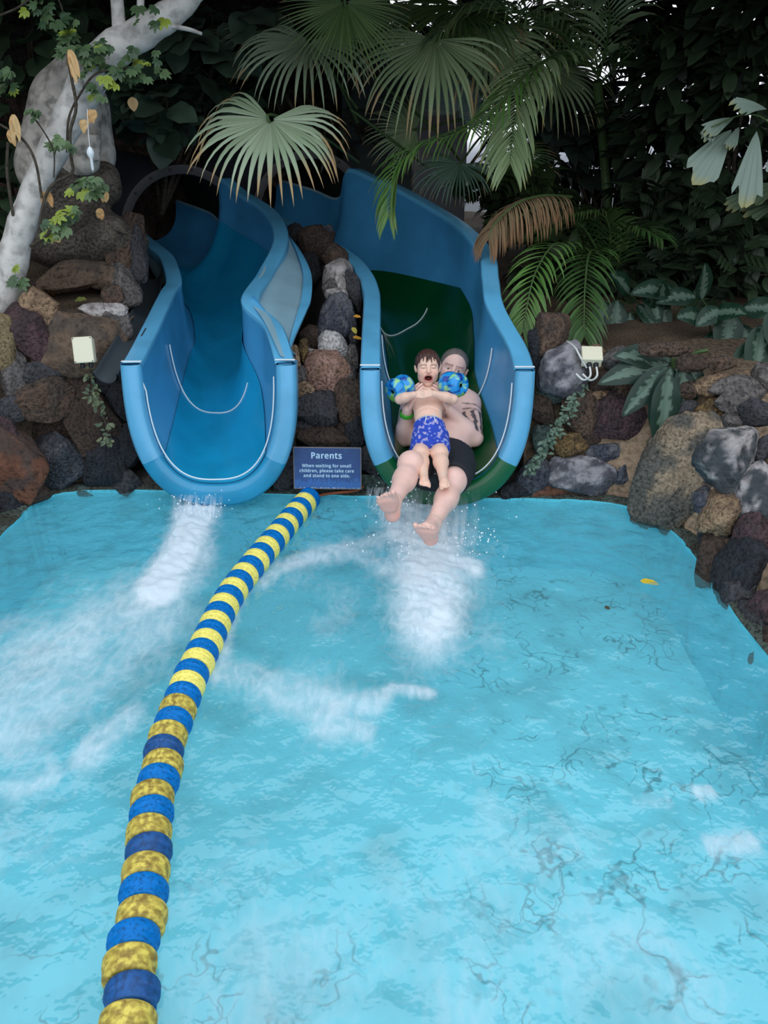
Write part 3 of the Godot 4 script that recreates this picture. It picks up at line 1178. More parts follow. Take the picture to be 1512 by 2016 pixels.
func walls() -> void:
	stone_cols = {
		"dark": [lin(74, 74, 78), "rock"], "black": [lin(52, 54, 60), "rock"], "grey": [lin(118, 112, 110), lin(96, 92, 90), "rock"], "pale": [lin(186, 180, 178), lin(150, 142, 140), "rock_strata"],
		"white": [lin(214, 210, 208), "rock"], "brown": [lin(104, 84, 72), lin(86, 74, 66), "rock"], "dbrown": [lin(80, 66, 58), "rock"], "tan": [lin(168, 140, 112), lin(140, 116, 94), "rock"],
		"ochre": [lin(142, 116, 78), lin(112, 92, 66), "rock_fleck"], "purple": [lin(92, 70, 74), lin(76, 62, 64), "rock"], "olive": [lin(138, 122, 92), "rock"], "fleck": [lin(72, 76, 84), lin(92, 92, 98), "rock_fleck"],
		"green": [lin(84, 100, 96), "rock"], "marble": [lin(88, 88, 96), lin(152, 150, 156), "rock_strata"], "pink": [lin(186, 148, 134), lin(166, 130, 112), "rock"], "slate": [lin(78, 82, 94), lin(112, 112, 118), "rock"],
		"capdark": [lin(72, 76, 80), lin(168, 162, 162), "rock_strata"], "rust": [lin(110, 74, 58), lin(80, 66, 60), "rock_strata"], "slab": [lin(110, 92, 78), lin(88, 78, 70), "rock_strata"], "boulder": [lin(104, 102, 96), lin(164, 146, 124), "rock"],
	}
	var up := Vector3(0, 0.40, 0.917)
	# ---- left
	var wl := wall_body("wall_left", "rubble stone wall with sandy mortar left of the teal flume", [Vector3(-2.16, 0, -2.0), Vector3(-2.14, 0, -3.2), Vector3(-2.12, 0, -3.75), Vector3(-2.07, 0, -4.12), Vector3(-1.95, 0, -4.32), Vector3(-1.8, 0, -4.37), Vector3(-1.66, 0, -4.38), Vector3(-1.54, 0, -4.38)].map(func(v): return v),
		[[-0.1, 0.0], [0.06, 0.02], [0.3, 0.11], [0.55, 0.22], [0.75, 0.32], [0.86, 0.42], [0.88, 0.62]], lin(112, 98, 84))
	var pl := Vector3(-1.6, 0, -4.32)
	var plc := Vector3(-1.99, 0, -4.06)
	for q in [[30, 924, 112, 146, 8, "rust", 2.7], [8, 848, 60, 66, 0, "purple", 2.8], [14, 1000, 66, 70, -10, "black", 2.8], [-50, 780, 66, 100, 0, "brown", 2.8], [-50, 900, 76, 120, 0, "dark", 2.8], [66, 976, 64, 34, 8, "dbrown", 2.8], [-30, 1060, 90, 70, 0, "dark", 2.8]]:
		stone(wl, plc, Vector3(0.5, 0.42, 0.75), q)
	for q in [
		[162, 684, 158, 128, -4, "slab", 3.8, 0.45, 0.82], [52, 652, 84, 112, 10, "purple", 2.6], [80, 604, 78, 62, -20, "tan", 2.6], [0, 680, 70, 130, 0, "olive", 2.6], [226, 626, 48, 86, 18, "grey", 3.2],
		[205, 612, 84, 34, -8, "pale", 3.0, 0.8], [222, 585, 42, 46, 10, "brown", 3.0, 0.6], [74, 738, 116, 46, 3, "dark", 2.8], [22, 738, 56, 84, 0, "grey", 2.6], [28, 808, 70, 50, -12, "dark", 2.6], [32, 700, 26, 44, 25, "grey", 3.0],
		[78, 792, 126, 76, -6, "brown", 2.8], [150, 758, 84, 82, 20, "dbrown", 2.6], [94, 848, 142, 62, 18, "dbrown", 2.6], [184, 836, 112, 138, 12, "dbrown", 2.8], [112, 914, 132, 112, 0, "fleck", 2.6, 0.5],
		[208, 914, 78, 92, 4, "black", 4.0, 0.5], [254, 884, 46, 84, 0, "black", 2.6], [238, 786, 54, 74, 0, "black", 2.6],
		[250, 950, 60, 50, 0, "dark", 2.6], [148, 968, 70, 26, 0, "green", 2.8], [205, 752, 44, 40, 0, "black", 2.6]]:
		if q[0] < 90:
			stone(wl, plc, Vector3(0.5, 0.42, 0.75), q)
		else:
			stone(wl, pl, up, q)
	# rocks on the bed behind, by the statue and the flume
	var bed := Vector3(-1.6, 0.95, -5.1)
	var flat := Vector3(0, 0.62, 0.78)
	for q in [[240, 562, 60, 90, 18, "grey", 3.4, 0.4], [268, 494, 46, 110, 8, "dark", 3.0, 0.3], [150, 548, 132, 52, 0, "slab", 4.5, 0.6], [212, 545, 60, 48, -8, "slab", 4.0, 0.6], [238, 508, 56, 70, 10, "brown", 2.8, 0.5], [60, 575, 50, 40, 0, "dbrown", 2.8, 0.5], [258, 456, 46, 60, 0, "dbrown", 2.8, 0.3]]:
		stone(wl, bed, flat, q)
	# ---- between the flumes: front face and the ridge that runs up between them
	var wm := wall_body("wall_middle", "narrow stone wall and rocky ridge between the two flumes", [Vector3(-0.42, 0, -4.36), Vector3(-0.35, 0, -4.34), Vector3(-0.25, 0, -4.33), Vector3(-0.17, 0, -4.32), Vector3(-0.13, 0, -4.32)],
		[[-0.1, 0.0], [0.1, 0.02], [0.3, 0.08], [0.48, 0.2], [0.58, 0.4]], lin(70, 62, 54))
	var rid := spline([P(640, 800, 4.55), P(642, 740, 4.75), P(640, 690, 4.9), P(648, 630, 5.15), P(655, 580, 5.45), P(655, 535, 5.85), P(640, 495, 6.25), P(590, 470, 6.6), P(560, 440, 7.0)], 30)
	var rows := []
	var cc := []
	for i in 30:
		var row := PackedVector3Array()
		var ro := []
		for j in 11:
			var a := (j - 5) / 5.0
			var e := cliff_n.get_noise_3d(rid[i].x * 150 + a * 30, a * 60, rid[i].z * 150) * 0.07
			row.append(rid[i] + Vector3(a * 0.24 + e * 0.5, -0.10 - pow(absf(a), 1.6) * 0.5 + e, 0))
			ro.append(lin(62, 56, 52).lerp(lin(104, 94, 86), clampf(0.4 + e * 8, 0, 1)))
		rows.append(row)
		cc.append(ro)
	var b := MB.new()
	b.grid(rows, false, cc)
	obj("ridge_core", b, M.mortar, wm)
	for e in [[-1.6, -0.36, "wall_plinth_left"], [-0.18, 0.9, "wall_plinth_right"]]:
		b = MB.new()
		var gg := []
		var gcc := []
		for k in 5:
			var row := PackedVector3Array()
			var ro := []
			for i in 30:
				var x := lerpf(e[0], e[1], i / 29.0)
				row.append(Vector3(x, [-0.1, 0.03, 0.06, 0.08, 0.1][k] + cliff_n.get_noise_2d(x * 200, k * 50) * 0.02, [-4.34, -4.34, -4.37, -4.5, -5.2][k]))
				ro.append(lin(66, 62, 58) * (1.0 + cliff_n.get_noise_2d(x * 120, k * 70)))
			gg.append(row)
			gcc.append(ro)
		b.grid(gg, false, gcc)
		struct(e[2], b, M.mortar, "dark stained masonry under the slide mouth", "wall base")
	var pm := Vector3(-0.25, 0, -4.28)
	for q in [[620, 808, 84, 66, 4, "dark", 3.6, 0.5], [692, 790, 52, 84, 6, "brown", 2.6, 0.5], [638, 860, 96, 44, -2, "dbrown", 3.0, 0.4], [700, 850, 42, 76, 0, "black", 3.0, 0.4], [600, 838, 40, 30, 0, "dark", 2.6], [604, 770, 34, 36, 0, "tan", 2.4, 0.4],
		[740, 900, 50, 70, 0, "dark", 2.6], [560, 930, 60, 80, 0, "dark", 2.6], [735, 955, 60, 40, 0, "green", 2.6], [560, 880, 40, 60, 0, "black", 2.6]]:
		stone(wm, pm, up, q)
	for q in [[648, 736, 92, 92, 0, "pink", 2.5, 4.70], [656, 682, 54, 52, 8, "white", 3.2, 4.86], [618, 700, 50, 26, 0, "pale", 2.6, 4.85], [692, 700, 26, 50, 0, "grey", 2.6, 4.85], [660, 634, 62, 96, 0, "slate", 2.8, 5.08], [664, 588, 48, 40, 0, "pale", 3.0, 5.36], [652, 570, 34, 36, 0, "grey", 3.4, 5.5], [672, 566, 36, 40, 0, "pale", 3.6, 5.52],
		[664, 540, 56, 58, 6, "pale", 3.6, 5.75], [662, 504, 46, 44, 0, "brown", 3.6, 6.0], [626, 482, 66, 72, 14, "dbrown", 3.0, 6.3], [640, 462, 36, 34, 20, "slate", 3.6, 6.35], [584, 466, 58, 46, -4, "dark", 3.6, 6.7], [612, 530, 40, 60, 0, "black", 2.8, 6.1],
		[578, 712, 26, 56, 0, "tan", 2.6, 4.62], [588, 744, 30, 40, 0, "grey", 2.6, 4.58], [598, 690, 20, 50, 0, "ochre", 2.6, 4.78], [608, 660, 34, 44, 0, "dbrown", 2.8, 5.0], [688, 750, 26, 50, 0, "grey", 2.6, 4.66], [690, 640, 22, 70, 4, "dark", 2.8, 5.1], [696, 570, 24, 80, 8, "dark", 2.8, 5.5]]:
		stone(wm, P(q[0], q[1], q[7]), Vector3(0, 0.5, 0.866), q.slice(0, 7) + [0.1])
	# ---- right
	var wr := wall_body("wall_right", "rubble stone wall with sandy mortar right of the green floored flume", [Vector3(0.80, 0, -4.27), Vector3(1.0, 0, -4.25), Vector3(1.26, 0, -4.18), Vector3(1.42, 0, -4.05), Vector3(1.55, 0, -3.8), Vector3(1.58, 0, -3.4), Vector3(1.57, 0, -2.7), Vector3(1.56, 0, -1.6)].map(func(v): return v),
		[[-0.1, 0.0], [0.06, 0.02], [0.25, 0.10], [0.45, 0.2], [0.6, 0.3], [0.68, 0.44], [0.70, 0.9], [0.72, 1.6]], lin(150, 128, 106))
	var pr := Vector3(1.0, 0, -4.20)
	for q in [
		[1086, 654, 66, 92, 0, "brown", 3.2, 0.4], [1112, 728, 92, 100, -8, "marble", 3.2, 0.6], [1062, 690, 44, 90, 10, "black", 2.8], [1086, 774, 62, 42, 0, "green", 2.6], [1068, 806, 50, 62, 0, "dbrown", 2.6], [1146, 812, 72, 92, 8, "brown", 2.7],
		[1214, 826, 100, 92, 4, "purple", 3.8, 0.5], [1184, 752, 46, 46, 0, "dbrown", 2.6], [1232, 752, 62, 56, 0, "brown", 2.6], [1216, 704, 56, 44, 0, "grey", 2.8], [1120, 874, 66, 50, 0, "ochre", 2.8, 0.4], [1158, 858, 42, 40, 0, "dbrown", 2.6],
		[1212, 890, 110, 50, 2, "slate", 3.2], [1140, 938, 122, 72, 3, "marble", 3.4, 0.5], [1235, 936, 74, 60, 0, "slate", 4.0, 0.5], [1048, 938, 62, 62, 0, "slate", 3.0], [1112, 966, 118, 30, 0, "rust", 3.4], [1172, 984, 90, 24, 2, "green", 3.2], [1020, 966, 60, 40, 0, "black", 2.6],
		[1270, 740, 70, 60, 0, "grey", 2.6], [1066, 870, 42, 60, 0, "green", 2.6], [1258, 972, 54, 36, 20, "brown", 2.6], [1302, 800, 60, 40, 0, "grey", 2.6], [1170, 690, 40, 24, 0, "tan", 2.6], [1262, 690, 70, 26, 0, "brown", 3.0, 0.5], [1180, 780, 46, 30, 0, "tan", 2.6], [1268, 880, 30, 60, 0, "dark", 2.8]]:
		stone(wr, pr, up, q)
	# corner and the side that comes towards the camera
	var pc := Vector3(1.50, 0, -3.92)
	var nc := Vector3(-0.52, 0.42, 0.74).normalized()
	for q in [[1346, 932, 150, 214, -7, "boulder", 4.6, 0.3, 1.0], [1392, 892, 52, 100, -28, "pale", 3.0, 1.2], [1345, 812, 66, 44, 0, "dark", 2.8], [1398, 812, 66, 54, 0, "ochre", 2.5, 0.6], [1340, 766, 60, 40, 0, "brown", 2.6], [1400, 756, 60, 44, 0, "tan", 2.6]]:
		stone(wr, pc, nc, q)
	var ps := Vector3(1.56, 0, -3.2)
	var ns := Vector3(-0.80, 0.42, 0.42).normalized()
	for q in [[1454, 902, 96, 112, -14, "capdark", 3.6, 0.9], [1494, 968, 78, 108, 12, "capdark", 3.6, 0.7], [1392, 986, 48, 50, -20, "slate", 3.2, 0.8], [1434, 1010, 92, 78, 22, "tan", 3.4, 0.8], [1408, 1056, 60, 56, 0, "dark", 3.0], [1406, 1096, 58, 116, 24, "dbrown", 2.8, 0.4],
		[1468, 1136, 112, 140, -8, "black", 2.7, 0.4], [1494, 1056, 70, 86, 0, "purple", 3.2, 0.8], [1440, 1080, 50, 44, 0, "brown", 2.6], [1440, 830, 40, 30, 0, "grey", 2.6], [1488, 812, 62, 50, 0, "dark", 2.6], [1505, 880, 34, 60, 0, "dark", 2.6],
		[1540, 1180, 80, 130, 0, "dark", 2.8], [1545, 1040, 60, 110, 0, "brown", 2.8], [1545, 1310, 70, 90, 0, "dark", 2.8], [1430, 960, 46, 40, 0, "tan", 2.6]]:
		stone(wr, ps, ns, q)
	for q in [[1484, 1222, 78, 66, 34, "dark", 3.0, 0.4], [1528, 1282, 84, 74, 34, "dbrown", 3.0, 0.4], [1452, 1172, 54, 60, 30, "dark", 3.0, 0.4], [1516, 1196, 66, 60, 10, "purple", 3.0, 0.6]]:
		stone(wr, Vector3(1.57, 0.0, -2.9), Vector3(-0.90, 0.42, 0.10), q)
	var pt := Vector3(1.9, 0.73, -4.1)
	var nt := Vector3(-0.1, 0.75, 0.66).normalized()
	for q in [[1446, 764, 94, 36, -6, "grey", 2.8, 0.5], [1458, 788, 90, 44, 4, "grey", 2.8, 0.5], [1504, 746, 54, 50, 0, "grey", 2.7, 0.5], [1494, 815, 56, 40, -18, "dark", 2.8, 0.5], [1366, 716, 66, 28, 0, "dbrown", 3.0, 0.4], [1310, 688, 92, 24, 2, "brown", 3.4, 0.4], [1420, 716, 50, 30, 0, "brown", 2.8, 0.4]]:
		stone(wr, pt, nt, q)

# ---------------------------------------------------------------- plants
# one long folded blade: from p along d, bending down by droop, width w, with a keel; tip colour from brown on
func blade(b: MB, p: Vector3, d: Vector3, n: Vector3, len: float, w: float, droop: float, col: Color, tip: Color, brown: float, steps := 6, w0 := 0.25, fold := 0.25) -> void:
	var pos := p
	var dir := d.normalized()
	var ids := []
	for i in steps + 1:
		var s := float(i) / steps
		var ww := w * (lerpf(w0, 1.0, minf(s / 0.4, 1.0)) if s < 0.4 else 1.0 - pow((s - 0.4) / 0.6, 1.6)) * 0.5
		var side := dir.cross(n).normalized()
		var up := side.cross(dir).normalized()
		var c := col
		if s > brown:
			c = col.lerp(tip, clampf((s - brown) / 0.12, 0, 1))
		ids.append([b.pt(pos - side * ww + up * ww * fold, c), b.pt(pos, c * 0.86), b.pt(pos + side * ww + up * ww * fold, c)])
		dir = (dir + Vector3.DOWN * droop / steps * (0.4 + 1.6 * s)).normalized()
		pos += dir * len / steps
	for i in steps:
		for k in 2:
			b.quad(ids[i][k], ids[i][k + 1], ids[i + 1][k + 1], ids[i + 1][k])

# a fan palm leaf: hub, direction the middle rib points, the face's normal, radius
func fan_leaf(plant: Node3D, hub: Vector3, axis: Vector3, n: Vector3, R: float, spread: float, droop: float, cols: Array, brown := 0.8, seed_ := 1, N := 38, from := Vector3.ZERO) -> void:
	var r := RandomNumberGenerator.new()
	r.seed = seed_
	axis = (axis - n.normalized() * axis.dot(n.normalized())).normalized()
	n = n.normalized()
	var side := axis.cross(n).normalized()
	var b := MB.new()
	var step := spread / N
	for i in N:
		var a := (i + 0.5 - N / 2.0) * step
		var d: Vector3 = axis * cos(a) + side * sin(a)
		var len := R * (1.0 - 0.28 * pow(absf(a) / (spread / 2), 2.0)) * r.randf_range(0.94, 1.04)
		var nn := n
		var hubp := hub + d * 0.02
		# the joined part and the free finger are one folded strip
		var steps := 9
		var pos := hubp
		var dir := (d + n * 0.10).normalized()
		var ids := []
		var split := r.randf_range(0.34, 0.46)
		var col: Color = cols[0].lerp(cols[1], r.randf())
		col *= r.randf_range(0.88, 1.1)
		var br := brown + r.randf_range(-0.12, 0.14)
		var twist := r.randf_range(-0.35, 0.35)
		var hang := r.randf_range(0.75, 1.25) * (1.7 if r.randf() < 0.16 else 1.0)
		if hang > 1.4:
			br -= 0.16
		for k in steps + 1:
			var s := float(k) / steps
			var half := minf(s, split) * len * sin(step * 0.5) * 1.02 + 0.001
			if s > split:
				half *= pow(1.0 - (s - split) / (1.0 - split), 0.75)
			var sd := dir.cross(nn).normalized()
			var up := sd.cross(dir).normalized()
			if s > split:
				sd = sd.rotated(dir, twist * (s - split) * 2.0)
			var c := col
			if s > br:
				c = col.lerp(cols[2], clampf((s - br) / 0.1, 0, 1))
			ids.append([b.pt(pos - sd * half - up * half * 0.45, c), b.pt(pos + up * half * 0.25, c * 1.06), b.pt(pos + sd * half - up * half * 0.45, c)])
			var g: float = droop * hang * (0.15 if s < split else 1.0 + (s - split) * 2.2)
			dir = (dir + Vector3.DOWN * g / steps * r.randf_range(0.85, 1.15)).normalized()
			pos += dir * len / steps
		for k in steps:
			b.quad(ids[k][0], ids[k][1], ids[k + 1][1], ids[k + 1][0])
			b.quad(ids[k][1], ids[k][2], ids[k + 1][2], ids[k + 1][1])
	var lf := obj("leaf", b, M.leaf, plant)
	if from != Vector3.ZERO:
		b = MB.new()
		b.tube(spline([from, from.lerp(hub, 0.5) + Vector3.UP * 0.06, hub - axis * 0.05, hub + axis * 0.03], 14), [0.014, 0.013, 0.011, 0.009], 7)
		obj("leaf_stalk", b, M.stem_green, lf)

# a feather palm frond along a curve of world points
func frond(plant: Node3D, pts: Array, len: float, w: float, droop: float, cols: Array, n := 40, seed_ := 1, brown := 0.85, ang := 0.9, mat_: Material = null, lift := 0.3) -> void:
	var r := RandomNumberGenerator.new()
	r.seed = seed_
	var path := spline(pts, 60)
	var b := MB.new()
	for i in n:
		var s := 0.10 + 0.90 * float(i) / (n - 1)
		var k := mini(int(s * 59), 58)
		var p := path[k].lerp(path[k + 1], s * 59 - k)
		var t := (path[mini(k + 2, 59)] - path[maxi(k - 1, 0)]).normalized()
		var side := t.cross(Vector3.UP)
		if side.length() < 0.2:
			side = t.cross(Vector3.BACK)
		side = side.normalized()
		var up := side.cross(t).normalized()
		var l := len * (0.45 + 0.75 * sin(PI * clampf(s * 0.82 + 0.12, 0, 1))) * 0.85
		for e in [-1.0, 1.0]:
			var a := ang * (1.0 - 0.45 * s) * r.randf_range(0.9, 1.1)
			var d: Vector3 = (t * cos(a) + side * e * sin(a) + up * lift * r.randf_range(0.6, 1.2)).normalized()
			var c: Color = cols[0].lerp(cols[1], r.randf()) * r.randf_range(0.85, 1.12)
			blade(b, p, d, up, l * r.randf_range(0.92, 1.06), w, droop * r.randf_range(0.8, 1.2), c, cols[2], brown + r.randf_range(-0.1, 0.15), 5)
	var lf := obj("leaf", b, mat_ if mat_ else M.leaf, plant)
	b = MB.new()
	b.tube(path, range(60).map(func(i): return lerpf(0.011, 0.003, i / 59.0)), 6)
	obj("leaf_stalk", b, M.stem_green, lf)

# a broad simple leaf with a midrib fold; pattern 1 gives a pale middle with a ragged edge
func broad(b: MB, base: Vector3, d: Vector3, n: Vector3, len: float, w: float, droop: float, col: Color, mid := Color(-1, 0, 0), seed_ := 1, m := 4, wavy := 0.0) -> void:
	var r := RandomNumberGenerator.new()
	r.seed = seed_
	var pos := base
	var dir := d.normalized()
	var rows := []
	var cc := []
	var st := 24 if mid.r >= 0 else 8
	if mid.r >= 0:
		m = 9
	for i in st + 1:
		var s := float(i) / st
		var half := w * 0.5 * pow(sin(PI * pow(s, 0.8)), 0.75) + 0.0008
		var sd := dir.cross(n).normalized()
		var up := sd.cross(dir).normalized()
		var row := PackedVector3Array()
		var co := []
		var edge := 0.34 + r.randf_range(-0.16, 0.16)
		for j in 2 * m + 1:
			var a := float(j - m) / m
			row.append(pos + sd * half * a + up * (absf(a) * half * 0.35 - a * a * half * 0.25 + wavy * half * sin(s * 14.0 + a * 2.0) * absf(a)))
			var c := col * (1.0 if absf(a) > 0.05 else 0.85)
			if mid.r >= 0 and absf(a) < edge and s > 0.04 and s < 0.94:
				c = mid
			co.append(c)
		rows.append(row)
		cc.append(co)
		dir = (dir + Vector3.DOWN * droop / st * (0.5 + s)).normalized()
		pos += dir * len / st
	b.grid(rows, false, cc)

func lobed(b: MB, base: Vector3, d: Vector3, n: Vector3, len: float, col: Color) -> void:     # a five-fingered vine leaf
	var side := d.cross(n).normalized()
	for a in [-1.25, -0.65, 0.0, 0.65, 1.25]:
		var dd: Vector3 = (d * cos(a) + side * sin(a)).normalized()
		broad(b, base, dd, n, len * (1.0 - 0.22 * absf(a)), len * 0.36, 0.4, col, Color(-1, 0, 0), 1, 1)

func multi(called: String, mesh: Mesh, xs: Array, cols: Array, m: Material, parent: Node3D) -> MultiMeshInstance3D:
	var mm := MultiMesh.new()
	mm.transform_format = MultiMesh.TRANSFORM_3D
	mm.use_colors = true
	mm.mesh = mesh
	mm.instance_count = xs.size()
	for i in xs.size():
		mm.set_instance_transform(i, xs[i])
		mm.set_instance_color(i, cols[i])
	var o := MultiMeshInstance3D.new()
	o.multimesh = mm
	o.material_override = m
	o.name = called
	o.set_meta("kind", "stuff")
	parent.add_child(o, true)
	o.position = -parent.position
	return o

# a leafy shrub: dark branches and many leaves in the ellipsoids given as [centre, half size]
func shrub(called: String, label: String, foot: Vector3, blobs: Array, count: int, size: float, kind: String, cols: Array, seed_: int, category := "shrub") -> Node3D:
	var r := RandomNumberGenerator.new()
	r.seed = seed_
	var t := thing(called, label, category, foot, "leafy shrubs behind the pool")
	var b := MB.new()
	for q in blobs:
		b.tube(spline([foot, foot.lerp(q[0], 0.5) + Vector3(r.randf_range(-0.1, 0.1), 0, r.randf_range(-0.1, 0.1)), q[0]], 10), [0.025, 0.022, 0.02, 0.018, 0.016, 0.014, 0.012, 0.01, 0.008, 0.006], 6)
		for i in 5:
			var e: Vector3 = q[0] + Vector3(r.randf_range(-1, 1), r.randf_range(-1, 1), r.randf_range(-1, 1)) * q[1] * 0.7
			b.tube(spline([q[0].lerp(foot, 0.25), q[0].lerp(e, 0.5) + Vector3(0, 0.04, 0), e], 8), [0.009, 0.004], 5)
	obj("branches", b, M.bark_dark, t)
	var lb := MB.new()
	if kind == "broad":
		broad(lb, Vector3.ZERO, Vector3.BACK, Vector3.UP, 1.0, 0.42, 0.5, Color.WHITE, Color(-1, 0, 0), 1, 2)
	elif kind == "round":
		broad(lb, Vector3.ZERO, Vector3.BACK, Vector3.UP, 1.0, 0.75, 0.5, Color.WHITE, Color(-1, 0, 0), 1, 2, 0.12)
	elif kind == "narrow":
		blade(lb, Vector3.ZERO, Vector3.BACK, Vector3.UP, 1.0, 0.14, 0.9, Color.WHITE, Color.WHITE, 2.0, 5)
	else:
		for k in 7:
			blade(lb, Vector3(0, 0, 0.06 * k), (Vector3.BACK * 0.7 + Vector3.RIGHT * (1 if k % 2 else -1)).normalized(), Vector3.UP, 0.6, 0.2, 0.8, Color.WHITE, Color.WHITE, 2.0, 4)
	var xs := []
	var cs := []
	for i in count:
		var q: Array = blobs[r.randi() % blobs.size()]
		var u := Vector3(r.randfn(), r.randfn(), r.randfn()).normalized() * pow(r.randf(), 0.4)
		var p: Vector3 = q[0] + u * q[1]
		var out := Vector3(u.x + r.randf_range(-0.6, 0.6), r.randf_range(-0.6, 0.35), u.z + r.randf_range(-0.4, 0.6)).normalized()
		var upv := (Vector3.UP + Vector3(r.randf_range(-0.7, 0.7), 0, r.randf_range(-0.2, 0.7))).normalized()
		var f := frame(p, out, upv)
		f.basis = f.basis.scaled(Vector3.ONE * size * r.randf_range(0.6, 1.25))
		f.basis = frame(p, out, upv).basis * size * r.randf_range(0.6, 1.25)
		xs.append(f)
		cs.append((cols[0].lerp(cols[1], r.randf())) * r.randf_range(0.75, 1.2))
	multi("foliage", lb.mesh(), xs, cs, M.leaf, t)
	return t

func plants() -> void:
	var fg := [lin(146, 168, 134), lin(170, 188, 160), lin(178, 148, 104)]
	var fdk := [lin(60, 88, 44), lin(84, 108, 60), lin(150, 130, 90)]
	var fmid := [lin(122, 146, 104), lin(150, 170, 128), lin(176, 150, 104)]
	# ---- fan palms
	var fp := thing("fan_palm", "fan palm whose large pleated leaf hangs in front of the slide tubes", "palm", P(760, 330, 7.6))
	var heart := P(705, 320, 7.3)
	fan_leaf(fp, P(533, 236, 5.6), Vector3(-0.15, -0.55, 0.85), Vector3(0.05, 0.8, 0.62), 0.66, 4.9, 1.5, fg, 0.74, 3, 36, heart)
	fan_leaf(fp, P(608, 82, 6.6), Vector3(-0.2, -0.5, 0.8), Vector3(0.0, 0.85, 0.55), 0.68, 4.6, 1.4, fg, 0.88, 4, 36, heart + Vector3(0, 0.3, 0))
	fan_leaf(fp, P(575, 62, 7.2), Vector3(-0.9, 0.1, 0.3), Vector3(0.1, 0.9, 0.35), 0.62, 3.6, 0.6, fg, 0.9, 5, 40, heart + Vector3(0, 0.4, 0))
	fan_leaf(fp, P(680, 5, 6.0), Vector3(0.0, -0.7, 0.7), Vector3(0.0, 0.35, 0.93), 0.52, 3.9, 0.3, fdk, 0.95, 6, 52, heart + Vector3(0.1, 0.9, 0))
	var fq := thing("fan_palm", "fan palm with overlapping brown tipped leaves above the green floored flume", "palm", P(985, 400, 8.0))
	heart = P(985, 250, 7.9)
	fan_leaf(fq, P(858, 78, 6.6), Vector3(-0.25, -0.7, 0.65), Vector3(-0.1, 0.62, 0.78), 0.80, 3.6, 1.5, fmid, 0.78, 7, 32, heart)
	fan_leaf(fq, P(960, 55, 6.9), Vector3(0.2, -0.75, 0.6), Vector3(0.15, 0.6, 0.78), 0.78, 3.4, 1.4, fmid, 0.82, 8, 30, heart)
	fan_leaf(fq, P(905, 10, 7.0), Vector3(-0.1, -0.5, 0.7), Vector3(0.0, 0.8, 0.55), 0.7, 4.2, 1.4, fdk, 0.85, 9, 34, heart)
	fan_leaf(fq, P(900, 225, 7.7), Vector3(0.1, 0.6, 0.5), Vector3(-0.2, 0.1, 0.97), 0.55, 3.9, 0.5, [lin(120, 142, 136), lin(138, 158, 150), lin(150, 130, 96)], 0.9, 10, 44, heart)
	fan_leaf(fq, P(820, 255, 7.4), Vector3(-0.6, 0.3, 0.4), Vector3(-0.2, 0.5, 0.8), 0.46, 3.6, 0.7, fmid, 0.9, 11, 36, heart)
	fan_leaf(fq, P(905, 322, 6.9), Vector3(-0.5, -0.5, 0.6), Vector3(-0.1, 0.85, 0.5), 0.46, 4.0, 1.4, [lin(70, 100, 80), lin(104, 134, 116), lin(140, 120, 90)], 0.9, 12, 40, heart)
	fan_leaf(fq, P(1080, 130, 7.6), Vector3(0.5, -0.3, 0.6), Vector3(0.1, 0.7, 0.7), 0.7, 4.0, 1.4, fmid, 0.85, 13, 32, heart)
	fan_leaf(fq, P(1010, 300, 7.7), Vector3(0.3, -0.6, 0.6), Vector3(0.1, 0.7, 0.7), 0.5, 3.8, 0.7, fdk, 0.8, 14, 36, heart)
	fan_leaf(fq, P(1100, 20, 7.3), Vector3(0.4, -0.6, 0.6), Vector3(0.1, 0.7, 0.7), 0.62, 3.8, 0.7, fdk, 0.9, 15, 40, heart)
	fan_leaf(fq, P(770, 5, 7.6), Vector3(-0.3, -0.6, 0.6), Vector3(0.0, 0.7, 0.7), 0.6, 4.0, 0.7, fmid, 0.9, 16, 40, heart)
	# bare dead stalks crossing in front of the slab
	for q in [[[690, 215, 7.0], [790, 290, 7.2], [842, 330, 7.6]], [[735, 150, 6.9], [860, 260, 7.3], [905, 315, 7.6]], [[960, 60, 7.3], [1000, 200, 7.7], [1020, 330, 8.0]]]:
		var b := MB.new()
		b.tube(spline(q.map(func(e): return P(e[0], e[1], e[2])), 14), [0.012], 6)
		obj("leaf_stalk", b, M.stem_green, fq)
	# ---- feather palms
	var ga := [lin(118, 144, 96), lin(146, 166, 122), lin(170, 160, 80)]
	var gb := [lin(78, 120, 54), lin(104, 142, 74), lin(160, 140, 70)]
	var gd := [lin(50, 84, 42), lin(78, 112, 58), lin(130, 110, 70)]
	var ap := thing("feather_palm", "slim feather palm with a long arching frond hanging over the green floored flume", "palm", P(1195, 425, 7.6))
	var b2 := MB.new()
	b2.tube(spline([P(1202, 470, 7.5), P(1196, 400, 7.5), P(1190, 320, 7.5), P(1182, 230, 7.4), P(1176, 160, 7.3)], 20), [0.045, 0.043, 0.041, 0.04, 0.038], 12)
	obj("trunk", b2, M.stem_green, ap)
	frond(ap, [P(1160, 130, 6.8), P(1095, 112, 6.4), P(1030, 150, 6.1), P(965, 225, 5.9), P(900, 262, 5.8), P(835, 285, 5.7), P(790, 320, 5.6), P(772, 372, 5.55), P(766, 425, 5.5)], 0.34, 0.022, 1.2, gb, 46, 21, 0.92, 0.85)
	frond(ap, [P(1165, 130, 6.9), P(1110, 105, 6.5), P(1060, 130, 6.2), P(1025, 190, 6.0), P(1010, 260, 5.9), P(1004, 320, 5.8)], 0.46, 0.026, 0.9, ga, 44, 22, 0.95, 0.95)
	frond(ap, [P(1180, 150, 7.2), P(1100, 60, 6.9), P(1010, 20, 6.7), P(930, 20, 6.6), P(870, 60, 6.5)], 0.45, 0.026, 1.3, ga, 40, 23, 0.9, 0.9)
